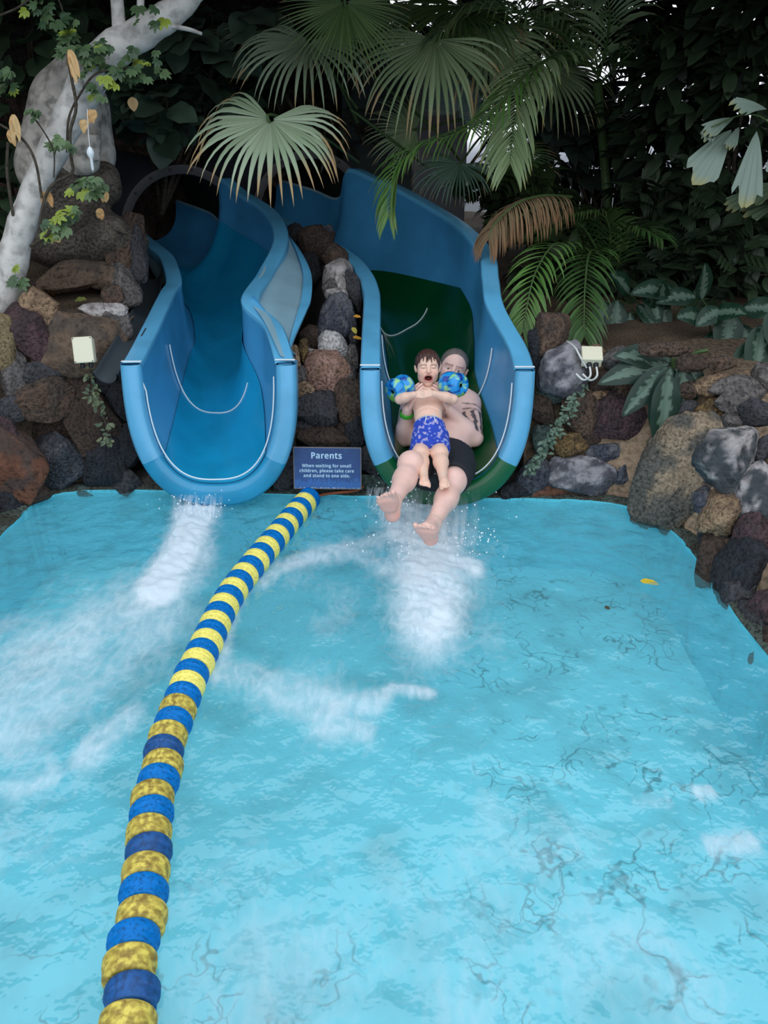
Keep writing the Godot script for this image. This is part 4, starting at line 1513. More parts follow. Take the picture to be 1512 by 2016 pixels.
	frond(ap, [P(1180, 150, 7.2), P(1200, 40, 6.9), P(1180, -60, 6.8), P(1120, -110, 6.7)], 0.45, 0.026, 1.2, fmid, 34, 24, 0.9, 0.9)
	frond(ap, [P(1180, 150, 7.2), P(1150, 40, 7.0), P(1090, -20, 6.9), P(1010, -40, 6.7)], 0.5, 0.026, 1.4, fmid, 38, 25, 0.9, 0.9)
	frond(ap, [P(1186, 160, 7.2), P(1260, 90, 7.0), P(1340, 60, 6.9), P(1420, 80, 6.7)], 0.45, 0.026, 1.2, gd, 34, 26, 0.9, 0.9)
	frond(ap, [P(1186, 170, 7.4), P(1240, 150, 7.6), P(1290, 180, 7.8), P(1330, 250, 7.9)], 0.4, 0.024, 1.0, gd, 30, 27, 0.9, 0.9)
	var aq := thing("feather_palm", "low feather palm with bright drooping fronds beside the right slide rim", "palm", P(1130, 560, 6.0))
	frond(aq, [P(1165, 560, 6.1), P(1140, 505, 5.8), P(1095, 480, 5.5), P(1055, 535, 5.2), P(1036, 610, 5.0), P(1030, 650, 4.95)], 0.30, 0.02, 0.9, gb, 34, 31, 0.97, 0.95)
	frond(aq, [P(1200, 560, 6.2), P(1178, 500, 5.9), P(1160, 500, 5.6), P(1152, 560, 5.3), P(1150, 620, 5.1), P(1150, 660, 5.0)], 0.33, 0.02, 0.8, gd, 36, 32, 0.97, 0.95)
	frond(aq, [P(1210, 540, 6.3), P(1230, 470, 6.0), P(1260, 450, 5.8), P(1300, 470, 5.6)], 0.28, 0.02, 0.9, gd, 28, 33, 0.97, 0.9)
	frond(aq, [P(1190, 520, 6.3), P(1150, 450, 6.2), P(1110, 430, 6.1), P(1060, 460, 5.9)], 0.28, 0.02, 0.9, gd, 28, 34, 0.97, 0.9)
	frond(aq, [P(1200, 520, 6.4), P(1200, 450, 6.3), P(1180, 420, 6.2), P(1130, 420, 6.0)], 0.28, 0.02, 0.9, fdk, 28, 35, 0.97, 0.9)
	var dry := [lin(104, 86, 62), lin(138, 114, 84), lin(150, 112, 80)]
	var dp := thing("dead_frond", "withered brown palm frond hanging over the rim of the green floored flume", "dead frond", P(1110, 400, 5.9))
	frond(dp, [P(1125, 388, 6.0), P(1070, 385, 5.7), P(1020, 400, 5.45), P(975, 440, 5.3), P(962, 470, 5.25)], 0.30, 0.012, 2.2, dry, 60, 41, 0.55, 1.1, M.leaf_dry, 0.05)
	frond(dp, [P(1120, 400, 5.9), P(1080, 400, 5.7), P(1035, 420, 5.5), P(1000, 450, 5.4)], 0.26, 0.010, 2.6, dry, 44, 42, 0.5, 1.3, M.leaf_dry, -0.1)
	# ---- fishtail palm at the right edge
	var ft := thing("fishtail_palm", "fishtail palm leaf with ragged grey green wedges at the right edge", "palm", P(1530, 420, 5.6))
	b2 = MB.new()
	b2.tube(spline([P(1560, 520, 5.6), P(1548, 340, 5.3), P(1520, 250, 5.0), P(1470, 225, 4.9), P(1400, 250, 4.8)], 20), [0.016, 0.012, 0.009, 0.007, 0.005, 0.004], 6)
	obj("stem", b2, M.stem_green, ft)
	var k := 0
	for q in [[1440, 255, -70, 85, 130, 60], [1490, 258, -10, 90, 150, 50], [1510, 215, -60, -30, 120, 40], [1445, 232, -75, 20, 90, 30], [1420, 240, -40, 30, 80, 26], [1530, 250, 20, 80, 120, 60], [1455, 250, -20, 40, 70, 20]]:
		b2 = MB.new()
		k += 1
		var base: Vector3 = P(q[0], q[1], 4.9)
		var dir: Vector3 = (P(q[0] + q[2], q[1] + q[3], 4.7) - base).normalized()
		wedge(b2, base, dir, Vector3(0.1, 0.75, 0.65), q[4] * px(base), q[5] * px(base) * 1.5, k, lin(118, 136, 124), lin(150, 140, 60))
		obj("leaf", b2, M.leaf, ft)
	for q in [[1440, 395, -70, 20, 100, 34], [1470, 420, -80, 10, 90, 40], [1500, 400, -60, -10, 90, 36], [1480, 380, -60, 14, 110, 40]]:
		b2 = MB.new()
		k += 1
		var base: Vector3 = P(q[0] + 60, q[1] - 20, 5.6)
		var dir: Vector3 = (P(q[0] + 60 + q[2], q[1] - 20 + q[3], 5.4) - base).normalized()
		wedge(b2, base, dir, Vector3(0.1, 0.75, 0.65), q[4] * px(base), q[5] * px(base) * 1.4, k, lin(74, 92, 70), lin(140, 132, 70))
		obj("leaf", b2, M.leaf, ft)
	# ---- striped broad-leaved plants of the right-hand bed
	var vd := lin(18, 46, 34)
	var vm := lin(92, 116, 102)
	var av := thing("variegated_plant", "dark green plant with grey striped leaves flopping over the right wall", "plant", P(1322, 712, 4.5))
	k = 0
	for q in [[1325, 712, -108, -28, 130, 52, 4.40], [1318, 716, -130, 18, 150, 52, 4.36], [1315, 722, -80, 75, 130, 48, 4.26], [1320, 722, -24, 115, 150, 62, 4.24], [1316, 735, -14, 130, 165, 60, 4.16], [1340, 722, 20, 100, 120, 48, 4.22], [1362, 712, 8, 92, 110, 46, 4.24], [1330, 720, 30, 70, 90, 44, 4.42], [1350, 708, 40, 60, 80, 40, 4.46]]:
		k += 1
		b2 = MB.new()
		var base: Vector3 = P(q[0], q[1], q[6])
		var dir: Vector3 = (P(q[0] + q[2], q[1] + q[3], q[6] - 0.06) - base).normalized()
		broad(b2, base, dir, Vector3(0.05, 0.5, 0.86), q[4] * px(base), q[5] * px(base), 0.35, vd * 1.1, vm, k, 4, 0.06)
		obj("leaf", b2, M.leaf, av)
	b2 = MB.new()
	for i in 7:
		b2.tube(spline([P(1372, 694, 4.6), P(1345, 704 + i, 4.5), P(1322, 708 + i * 3, 4.38)], 8), [0.006], 5)
	b2.tube(spline([P(1392, 690, 4.62), P(1372, 694, 4.6), P(1350, 705, 4.5)], 8), [0.012], 6)
	obj("stem", b2, M.stem_green, av)
	var spots := [
		["variegated_plant", "grey striped plant standing in the shade behind the right junction box", P(1290, 660, 5.6), [[1370, 585, -70, -8, 95, 40], [1295, 640, 10, -80, 100, 44], [1240, 615, -6, 68, 96, 46], [1268, 560, 30, 60, 90, 38], [1215, 590, -6, 70, 90, 44], [1330, 575, -60, -14, 110, 44], [1255, 600, 30, 28, 80, 36], [1240, 580, -30, -50, 80, 40], [1180, 590, 20, 70, 100, 50], [1300, 590, 8, 60, 80, 40]], 5.5],
		["variegated_plant", "broad leaved striped plant behind the mid wall right of the yellow leaf tip", P(1410, 680, 5.3), [[1385, 628, -50, -18, 74, 40], [1382, 590, 6, -70, 90, 44], [1405, 618, 40, -8, 70, 44], [1440, 615, -12, 58, 90, 60], [1420, 610, -50, 20, 70, 40], [1430, 660, -8, 50, 90, 64], [1460, 610, 60, -8, 90, 50], [1415, 655, -40, 40, 60, 30], [1450, 640, 30, 40, 70, 46]], 5.1],
		["variegated_plant", "large striped plant spilling from the bed at the right edge of the picture", P(1500, 690, 4.9), [[1530, 660, -60, 70, 120, 60], [1480, 672, -20, 70, 110, 58], [1500, 640, -10, 76, 110, 60], [1520, 690, -80, 34, 100, 50], [1520, 610, 10, 60, 90, 50], [1460, 700, -20, 40, 80, 44]], 4.7]]
	for s in spots:
		var t := thing(s[0], s[1], "plant", s[2], "striped broad leaved plants")
		for q in s[3]:
			k += 1
			b2 = MB.new()
			var base: Vector3 = P(q[0], q[1], s[4])
			var dir: Vector3 = (P(q[0] + q[2], q[1] + q[3], s[4] - 0.1) - base).normalized()
			broad(b2, base, dir, Vector3(0.05, 0.6, 0.8), q[4] * px(base), q[5] * px(base), 0.5, vd * 1.2, vm * 0.9, k, 4, 0.04)
			var lf := obj("leaf", b2, M.leaf, t)
			b2 = MB.new()
			b2.tube(spline([s[2] + Vector3(0, -0.1, 0), s[2].lerp(base, 0.6) + Vector3(0, 0.03, 0), base], 10), [0.008, 0.006, 0.005, 0.004], 5)
			obj("leaf_stalk", b2, M.stem_green, lf)
	# ---- trailing creepers down the walls
	creeper("trailing_creeper", "small leaved trailing creeper running down the wall right of the green flume", [P(1152, 742, 4.46), P(1128, 790, 4.34), P(1100, 830, 4.26), P(1072, 880, 4.2), P(1040, 925, 4.17)], 190, [lin(70, 98, 82), lin(112, 136, 118)], 51)
	creeper("trailing_creeper", "thin dark trailing creeper hanging below the left junction box", [P(178, 728, 4.34), P(184, 770, 4.28), P(196, 800, 4.26), P(208, 835, 4.24), P(214, 870, 4.22)], 90, [lin(60, 84, 68), lin(120, 130, 96)], 52)
	# ---- dark shrubs that fill the back
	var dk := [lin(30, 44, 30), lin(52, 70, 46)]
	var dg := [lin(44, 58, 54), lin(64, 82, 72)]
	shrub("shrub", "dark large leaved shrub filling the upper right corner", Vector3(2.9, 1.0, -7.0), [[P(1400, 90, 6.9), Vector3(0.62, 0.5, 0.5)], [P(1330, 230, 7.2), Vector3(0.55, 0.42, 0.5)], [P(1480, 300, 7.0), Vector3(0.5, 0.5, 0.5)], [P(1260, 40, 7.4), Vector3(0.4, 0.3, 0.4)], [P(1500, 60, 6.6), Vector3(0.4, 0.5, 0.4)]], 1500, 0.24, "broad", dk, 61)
	shrub("shrub", "grey green leafy shrub behind the slim palm trunk", Vector3(2.1, 1.0, -7.9), [[P(1110, 215, 8.0), Vector3(0.4, 0.3, 0.3)], [P(1240, 250, 8.0), Vector3(0.5, 0.34, 0.3)], [P(1120, 290, 8.2), Vector3(0.4, 0.3, 0.3)]], 460, 0.28, "broad", dg, 62)
	shrub("shrub", "fine leaved dark shrub in front of the timber fence on the right", Vector3(3.0, 0.95, -6.8), [[P(1340, 390, 6.9), Vector3(0.42, 0.3, 0.4)], [P(1470, 440, 6.6), Vector3(0.42, 0.4, 0.4)], [P(1400, 500, 6.4), Vector3(0.5, 0.24, 0.4)], [P(1290, 470, 6.8), Vector3(0.36, 0.25, 0.3)]], 620, 0.3, "feather", dk, 63)
	shrub("shrub", "low dark undergrowth beneath the withered frond", Vector3(1.6, 0.85, -6.7), [[P(1050, 420, 7.2), Vector3(0.4, 0.24, 0.3)], [P(1160, 470, 7.0), Vector3(0.4, 0.26, 0.3)], [P(1000, 360, 7.6), Vector3(0.4, 0.2, 0.3)], [P(1100, 560, 6.3), Vector3(0.3, 0.2, 0.25)]], 520, 0.26, "feather", [lin(36, 52, 30), lin(64, 86, 48)], 64)
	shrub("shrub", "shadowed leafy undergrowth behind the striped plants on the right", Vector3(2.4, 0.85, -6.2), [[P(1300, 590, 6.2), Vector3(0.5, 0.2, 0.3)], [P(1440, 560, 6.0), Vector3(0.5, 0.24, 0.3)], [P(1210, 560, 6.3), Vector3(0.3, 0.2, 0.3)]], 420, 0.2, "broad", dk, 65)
	shrub("shrub", "mid green leafy shrub behind the top centre fan palm leaves", Vector3(0.6, 1.2, -9.4), [[P(860, 60, 9.2), Vector3(0.5, 0.4, 0.3)], [P(990, 40, 9.2), Vector3(0.5, 0.4, 0.3)], [P(1060, 130, 9.2), Vector3(0.4, 0.4, 0.3)], [P(760, 90, 9.2), Vector3(0.4, 0.4, 0.3)], [P(960, 150, 9.0), Vector3(0.4, 0.3, 0.3)]], 700, 0.26, "broad", [lin(44, 62, 36), lin(82, 104, 60)], 69)
	# upper left: big leathery round leaves
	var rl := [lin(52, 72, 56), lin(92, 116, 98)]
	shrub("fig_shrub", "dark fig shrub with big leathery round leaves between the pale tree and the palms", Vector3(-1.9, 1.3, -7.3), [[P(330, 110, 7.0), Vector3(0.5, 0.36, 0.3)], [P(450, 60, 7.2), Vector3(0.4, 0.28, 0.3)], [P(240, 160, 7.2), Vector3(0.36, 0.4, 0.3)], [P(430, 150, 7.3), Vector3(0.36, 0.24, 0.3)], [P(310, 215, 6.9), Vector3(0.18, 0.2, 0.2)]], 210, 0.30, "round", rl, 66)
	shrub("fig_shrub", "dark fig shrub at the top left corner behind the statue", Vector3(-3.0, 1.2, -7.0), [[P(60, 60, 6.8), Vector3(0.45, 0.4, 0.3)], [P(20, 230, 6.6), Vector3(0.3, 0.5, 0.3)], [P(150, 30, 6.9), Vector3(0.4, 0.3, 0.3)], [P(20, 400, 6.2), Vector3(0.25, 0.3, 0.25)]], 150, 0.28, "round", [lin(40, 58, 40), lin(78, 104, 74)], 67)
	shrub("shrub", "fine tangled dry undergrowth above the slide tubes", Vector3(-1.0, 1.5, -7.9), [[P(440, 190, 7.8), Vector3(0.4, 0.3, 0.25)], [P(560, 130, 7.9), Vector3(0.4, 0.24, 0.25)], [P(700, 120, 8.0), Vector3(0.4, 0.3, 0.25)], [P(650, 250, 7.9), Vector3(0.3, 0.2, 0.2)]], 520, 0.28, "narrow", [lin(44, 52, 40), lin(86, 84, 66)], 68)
	# ---- fallen leaves
	for q in [["fallen_leaf", "single yellow leaf floating on the water on the right", W(1280, 1144, 0.012), 0.09, 0.03, lin(206, 178, 40), Vector3(1, 0.05, 0.1)], ["fallen_leaf", "small dark scrap of leaf floating in the middle of the right half", W(1196, 1196, 0.012), 0.026, 0.018, lin(70, 66, 52), Vector3(1, 0, 0.3)],
		["fallen_leaf", "curled green fallen leaf on the gravel left of the teal flume", P(158, 588, 5.0), 0.08, 0.05, lin(120, 128, 60), Vector3(1, 0.3, 0.2)], ["fallen_leaf", "orange brown dry leaf on the soil by the pale tree", P(96, 572, 5.2), 0.09, 0.035, lin(186, 120, 64), Vector3(1, -0.3, 0.2)],
		["fallen_leaf", "orange dead leaf on the slab below the statue", P(246, 519, 5.5), 0.08, 0.03, lin(196, 128, 60), Vector3(1, -0.4, 0.1)], ["fallen_leaf", "tan dead leaf hanging in the air by the pale trunk", P(262, 205, 5.4), 0.08, 0.06, lin(208, 172, 124), Vector3(0.1, -1, 0.1)],
		["fallen_leaf", "topmost orange dead leaf in the gutter beside the green flume", P(703, 622, 4.95), 0.05, 0.03, lin(196, 140, 50), Vector3(1, 0.1, 0.4)], ["fallen_leaf", "middle yellow green dead leaf in the gutter beside the green flume", P(698, 650, 4.85), 0.05, 0.03, lin(176, 160, 66), Vector3(0.5, -0.5, 0.6)],
		["fallen_leaf", "lowest orange dead leaf in the gutter beside the green flume", P(704, 664, 4.8), 0.06, 0.03, lin(190, 138, 46), Vector3(1, 0, 0.3)], ["fallen_leaf", "orange dead leaf at the foot of the pale panel of the teal flume", P(578, 652, 4.62), 0.055, 0.035, lin(214, 154, 50), Vector3(1, 0.1, 0.4)],
		["fallen_leaf", "orange withered leaf end below the flopping striped plant", P(1345, 788, 4.25), 0.05, 0.03, lin(206, 120, 48), Vector3(0.3, -1, 0.2)]]:
		b2 = MB.new()
		broad(b2, q[2] - q[6].normalized() * q[3] * 0.5, q[6], Vector3(0.1, 0.9, 0.4) if absf(q[6].y) < 0.8 else Vector3(0.2, 0.1, 1), q[3], q[4], 0.5, q[5], Color(-1, 0, 0), 3, 2, 0.15)
		tag(obj(q[0], b2, M.leaf_dry), q[1], "leaf", "fallen and drifting dead leaves")
	pale_tree()

func wedge(b: MB, base: Vector3, d: Vector3, n: Vector3, len: float, w: float, seed_: int, col: Color, tip: Color) -> void:
	var r := RandomNumberGenerator.new()
	r.seed = 70 + seed_
	n = n.normalized()
	var side := d.cross(n).normalized()
	var rows := []
	var cc := []
	var N := 12
	var ends := []
	for j in N + 1:
		ends.append(1.0 - 0.16 * absf(j - N / 2.0) / N * 2 + r.randf_range(-0.12, 0.05))
	for i in 8:
		var s := i / 7.0
		var row := PackedVector3Array()
		var co := []
		for j in N + 1:
			var a := float(j) / N - 0.5
			var l: float = s * ends[j]
			row.append(base + d * len * l + side * w * a * pow(l, 0.8) + n * (0.012 * sin(j * 2.1) * s - 0.12 * len * l * l) + Vector3.DOWN * 0.10 * len * l * l)
			co.append(col.lerp(tip, clampf((l - 0.86) / 0.1, 0, 1) * 0.7) * (1.0 if j % 2 else 0.92))
		rows.append(row)
		cc.append(co)
	b.grid(rows, false, cc)

func creeper(called: String, label: String, pts: Array, n: int, cols: Array, seed_: int) -> void:
	var r := RandomNumberGenerator.new()
	r.seed = seed_
	var path := spline(pts, 50)
	var t := thing(called, label, "creeper", path[49])
	var b := MB.new()
	b.tube(path, [0.005], 5)
	obj("stem", b, M.bark_dark, t)
	for i in n:
		var k := r.randi_range(0, 49)
		var p := path[k] + Vector3(r.randf_range(-1, 1), r.randf_range(-1, 1), r.randf_range(0, 1)) * 0.03
		var d := Vector3(r.randf_range(-1, 1), r.randf_range(-1, 0.5), r.randf_range(0, 1)).normalized()
		b = MB.new()
		broad(b, p, d, Vector3(r.randf_range(-0.4, 0.4), 0.7, 0.7).normalized(), r.randf_range(0.022, 0.04), r.randf_range(0.012, 0.02), 0.4, cols[0].lerp(cols[1], r.randf()), Color(-1, 0, 0), 1, 1)
		obj("leaf", b, M.leaf_dull, t)

func pale_tree() -> void:
	var t := thing("tree", "smooth pale grey tree trunk leaning across the upper left corner", "tree", P(20, 600, 4.7))
	var b := MB.new()
	var path := spline([P(-8, 640, 4.75), P(14, 560, 4.75), P(38, 460, 4.8), P(75, 360, 4.9), P(128, 250, 5.0), P(168, 172, 5.1), P(215, 105, 5.2), P(285, 62, 5.3), P(345, 20, 5.35), P(390, -30, 5.4)], 50)
	var rad := []
	for i in 50:
		var k: float = [34, 30, 27, 25, 30, 34, 36, 30, 27, 24][mini(int(i / 5.0), 9)]
		rad.append(k * px(path[i]))
	for p in 3:
		for i in range(1, 49):
			rad[i] = (rad[i - 1] + rad[i] + rad[i + 1]) / 3.0
	for i in 50:
		rad[i] *= 1.0 + 0.05 * sin(i * 1.7)
	b.tube(path, rad, 20)
	obj("trunk", b, M.bark_pale, t)
	for q in [[[236, 100, 5.2], [234, 50, 5.25], [228, -30, 5.3], 15, 12], [[276, 62, 5.3], [276, 30, 5.3], [278, -30, 5.3], 8, 7], [[340, 52, 5.3], [372, 58, 5.25], [396, 66, 5.2], 5, 3], [[150, 155, 5.05], [150, 165, 4.95], [152, 175, 4.9], 16, 10]]:
		b = MB.new()
		var pp := spline([P(q[0][0], q[0][1], q[0][2]), P(q[1][0], q[1][1], q[1][2]), P(q[2][0], q[2][1], q[2][2])], 12)
		var k := px(pp[0])
		b.tube(pp, range(12).map(func(i): return lerpf(q[3], q[4], i / 11.0) * k), 12)
		obj("branch", b, M.bark_pale, t)
	# climbing vine with thin stems and lobed leaves
	var v := thing("vine", "thin twining vine with lobed leaves and dry brown tatters on the pale trunk", "vine", P(90, 560, 4.6))
	for q in [[[[128, 70, 5.0], [140, 150, 4.9], [150, 210, 4.85], [138, 260, 4.8], [140, 310, 4.75], [142, 340, 4.75], [110, 358, 4.72], [90, 385, 4.7], [78, 440, 4.65]], 3.0], [[[250, 135, 5.0], [190, 145, 4.95], [155, 190, 4.9], [135, 235, 4.85], [132, 300, 4.8]], 2.4], [[[0, 245, 4.8], [45, 275, 4.75], [70, 320, 4.72], [82, 390, 4.7]], 2.6],
		[[[62, 225, 4.8], [90, 265, 4.75], [106, 300, 4.72], [106, 350, 4.7]], 1.6], [[[78, 490, 4.6], [110, 430, 4.6], [140, 400, 4.6], [175, 385, 4.6]], 2.0], [[[16, 280, 4.8], [14, 340, 4.78], [26, 425, 4.75]], 3.0], [[[60, 485, 4.6], [95, 460, 4.58], [112, 425, 4.58]], 3.0], [[[130, 70, 5.0], [120, 10, 5.1], [90, -40, 5.2]], 1.6], [[[0, 30, 5.0], [40, 12, 5.0], [80, -20, 5.0]], 2.0]]:
		b = MB.new()
		var pp := spline(q[0].map(func(e): return P(e[0], e[1], e[2])), 30)
		b.tube(pp, [q[1] * px(pp[0])], 6)
		obj("stem", b, M.bark_dark, v)
	var r := RandomNumberGenerator.new()
	r.seed = 77
	for g in [[230, 120, 90, 30, 5.0, 30], [160, 95, 40, 20, 4.95, 14], [10, 165, 24, 30, 4.8, 14], [190, 165, 40, 30, 4.9, 9], [185, 365, 45, 16, 4.55, 16], [110, 440, 40, 30, 4.55, 14], [100, 30, 60, 40, 5.0, 16], [75, 225, 20, 10, 4.75, 4], [108, 280, 12, 10, 4.7, 3], [30, 545, 20, 20, 4.55, 5], [145, 290, 8, 14, 4.7, 2], [290, 150, 40, 20, 5.0, 8], [300, 30, 40, 20, 5.1, 5]]:
		for i in g[5]:
			b = MB.new()
			var p := P(g[0] + r.randf_range(-1, 1) * g[2], g[1] + r.randf_range(-1, 1) * g[3], g[4] + r.randf_range(-0.08, 0.08))
			var d := Vector3(r.randf_range(-1, 1), r.randf_range(-0.9, 0.2), r.randf_range(0, 0.8)).normalized()
			var c := lin(50, 78, 52).lerp(lin(96, 122, 80), r.randf())
			if r.randf() < 0.15:
				c = lin(140, 158, 60)
			lobed(b, p, d, Vector3(r.randf_range(-0.4, 0.4), 0.6, 0.7).normalized(), r.randf_range(0.04, 0.078), c)
			obj("leaf", b, M.leaf, v)
	for q in [[138, 120, 46], [28, 245, 40], [22, 268, 26], [180, 225, 20], [205, 385, 18], [198, 420, 20], [90, 388, 24], [166, 245, 20], [94, 470, 12], [112, 470, 10]]:
		b = MB.new()
		for i in 4:
			broad(b, P(q[0] + r.randf_range(-5, 5), q[1] - q[2] * 0.5, 4.72), Vector3(r.randf_range(-0.25, 0.25), -1, 0.1), Vector3(0.3, 0.1, 1), q[2] * 0.0031 * r.randf_range(0.8, 1.2), 0.03, 0.1, lin(186, 138, 84).lerp(lin(206, 176, 128), r.randf()), Color(-1, 0, 0), i, 2, 0.4)
		obj("dry_tatter", b, M.leaf_dry, v)
	# hanging glass droplet ornament on the vine
	var w := P(178, 300, 4.62)
	var o := thing("glass_ornament", "clear glass droplet ornament on a thread in front of the statue", "ornament", w)
	b = MB.new()
	b.tube(spline([P(172, 215, 4.64), P(174, 260, 4.63), w], 6), [0.0025], 5)
	obj("thread", b, M.cable, o)
	b = MB.new()
	b.lathe(Transform3D(Basis(), w), [[0.0, 0.03], [0.012, 0.02], [0.020, 0.0], [0.016, -0.018], [0.008, -0.028], [0.007, -0.08], [0.0, -0.095]], 14)
	obj("droplet", b, M.caulk, o)

# ---------------------------------------------------------------- bodies as smooth joined fields, meshed with surface nets
class Field:
	var o: Vector3
	var s: float
	var nx: int
	var ny: int
	var nz: int
	var f := PackedFloat32Array()

	func _init(lo: Vector3, hi: Vector3, cell: float):
		o = lo
		s = cell
		nx = int((hi.x - lo.x) / cell) + 2
		ny = int((hi.y - lo.y) / cell) + 2
		nz = int((hi.z - lo.z) / cell) + 2
		f.resize(nx * ny * nz)
		f.fill(9.0)

	func span(lo: Vector3, hi: Vector3) -> Array:
		var a := ((lo - o) / s).floor()
		var b := ((hi - o) / s).ceil()
		return [clampi(int(a.x), 0, nx - 1), clampi(int(a.y), 0, ny - 1), clampi(int(a.z), 0, nz - 1), clampi(int(b.x), 0, nx - 1), clampi(int(b.y), 0, ny - 1), clampi(int(b.z), 0, nz - 1)]

	func put(i: int, d: float, k: float) -> void:
		var e := f[i]
		var h := k - absf(e - d)
		if h > 0.0:
			f[i] = minf(e, d) - h * h / (4.0 * k)
		elif d < e:
			f[i] = d

	# a tapered limb; flat squeezes it along the direction q
	func cap(a: Vector3, b: Vector3, ra: float, rb: float, k := 0.03, flat := 1.0, q := Vector3.UP) -> void:
		var m := maxf(ra, rb) + k + s * 2
		var w := span(a.min(b) - Vector3.ONE * m, a.max(b) + Vector3.ONE * m)
		var ab := b - a
		var l2 := maxf(ab.length_squared(), 1e-9)
		for z in range(w[2], w[5] + 1):
			for y in range(w[1], w[4] + 1):
				var base := (z * ny + y) * nx
				for x in range(w[0], w[3] + 1):
					var p := o + Vector3(x, y, z) * s - a
					var h := clampf(p.dot(ab) / l2, 0.0, 1.0)
					var v := p - ab * h
					if flat != 1.0:
						v += q * v.dot(q) * (1.0 / flat - 1.0)
					put(base + x, (v.length() - lerpf(ra, rb, h)) * (flat if flat < 1.0 else 1.0) if flat != 1.0 else v.length() - lerpf(ra, rb, h), k)

	func ell(c: Vector3, bs: Basis, r: Vector3, k := 0.03, sub := false) -> void:
		var m := maxf(r.x, maxf(r.y, r.z)) + k + s * 2
		var w := span(c - Vector3.ONE * m, c + Vector3.ONE * m)
		var inv := bs.inverse()
		var lo := minf(r.x, minf(r.y, r.z))
		for z in range(w[2], w[5] + 1):
			for y in range(w[1], w[4] + 1):
				var base := (z * ny + y) * nx
				for x in range(w[0], w[3] + 1):
					var p := inv * (o + Vector3(x, y, z) * s - c)
					var k0 := (p / r).length()
					var k1 := (p / (r * r)).length()
					var d := k0 * (k0 - 1.0) / k1 if k1 > 1e-6 else -lo
					if sub:
						var e := f[base + x]
						var h := maxf(k - absf(e + d), 0.0)
						f[base + x] = maxf(e, -d) + h * h / (4.0 * k)
					else:
						put(base + x, d, k)

	func cut(at: Vector3, n: Vector3, mid := 0.0, sg := 0.0) -> void:      # keep the side against n; only on the side sg of x = mid
		n = n.normalized()
		for z in nz:
			for y in ny:
				var base := (z * ny + y) * nx
				for x in nx:
					if f[base + x] < 1.0:
						var q := o + Vector3(x, y, z) * s - at
						if sg == 0.0 or (o.x + x * s - mid) * sg >= 0.0:
							f[base + x] = maxf(f[base + x], q.dot(n))

	func mesh(b: MB, paint: Callable) -> void:
		var at := {}
		var sx := 1
		var sy := nx
		var sz := nx * ny
		for z in range(1, nz - 1):
			for y in range(1, ny - 1):
				var base := (z * ny + y) * nx
				for x in range(1, nx - 1):
					var i := base + x
					var e := f[i]
					if e > 4.0:
						continue
					var neg := e < 0.0
					if neg != (f[i + sx] < 0.0):
						var q := [cell(i, b, at, paint), cell(i - sy, b, at, paint), cell(i - sy - sz, b, at, paint), cell(i - sz, b, at, paint)]
						if neg:
							b.quad(q[0], q[1], q[2], q[3])
						else:
							b.quad(q[3], q[2], q[1], q[0])
					if neg != (f[i + sy] < 0.0):
						var q := [cell(i, b, at, paint), cell(i - sz, b, at, paint), cell(i - sz - sx, b, at, paint), cell(i - sx, b, at, paint)]
						if neg:
							b.quad(q[0], q[1], q[2], q[3])
						else:
							b.quad(q[3], q[2], q[1], q[0])
					if neg != (f[i + sz] < 0.0):
						var q := [cell(i, b, at, paint), cell(i - sx, b, at, paint), cell(i - sx - sy, b, at, paint), cell(i - sy, b, at, paint)]
						if neg:
							b.quad(q[0], q[1], q[2], q[3])
						else:
							b.quad(q[3], q[2], q[1], q[0])

	func cell(i: int, b: MB, at: Dictionary, paint: Callable) -> int:
		if at.has(i):
			return at[i]
		var z := i / (nx * ny)
		var y := (i / nx) % ny
		var x := i % nx
		var sum := Vector3.ZERO
		var n := 0
		for e in EDGES:
			var a := f[i + e[0] + e[1] * nx + e[2] * nx * ny]
			var c := f[i + e[3] + e[4] * nx + e[5] * nx * ny]
			if (a < 0.0) != (c < 0.0):
				sum += Vector3(e[0], e[1], e[2]).lerp(Vector3(e[3], e[4], e[5]), a / (a - c))
				n += 1
		var p := o + (Vector3(x, y, z) + (sum / n if n else Vector3.ONE * 0.5)) * s
		at[i] = b.pt(p, paint.call(p))
		return at[i]

	const EDGES := [[0, 0, 0, 1, 0, 0], [0, 1, 0, 1, 1, 0], [0, 0, 1, 1, 0, 1], [0, 1, 1, 1, 1, 1], [0, 0, 0, 0, 1, 0], [1, 0, 0, 1, 1, 0], [0, 0, 1, 0, 1, 1], [1, 0, 1, 1, 1, 1], [0, 0, 0, 0, 0, 1], [1, 0, 0, 1, 0, 1], [0, 1, 0, 0, 1, 1], [1, 1, 0, 1, 1, 1]]

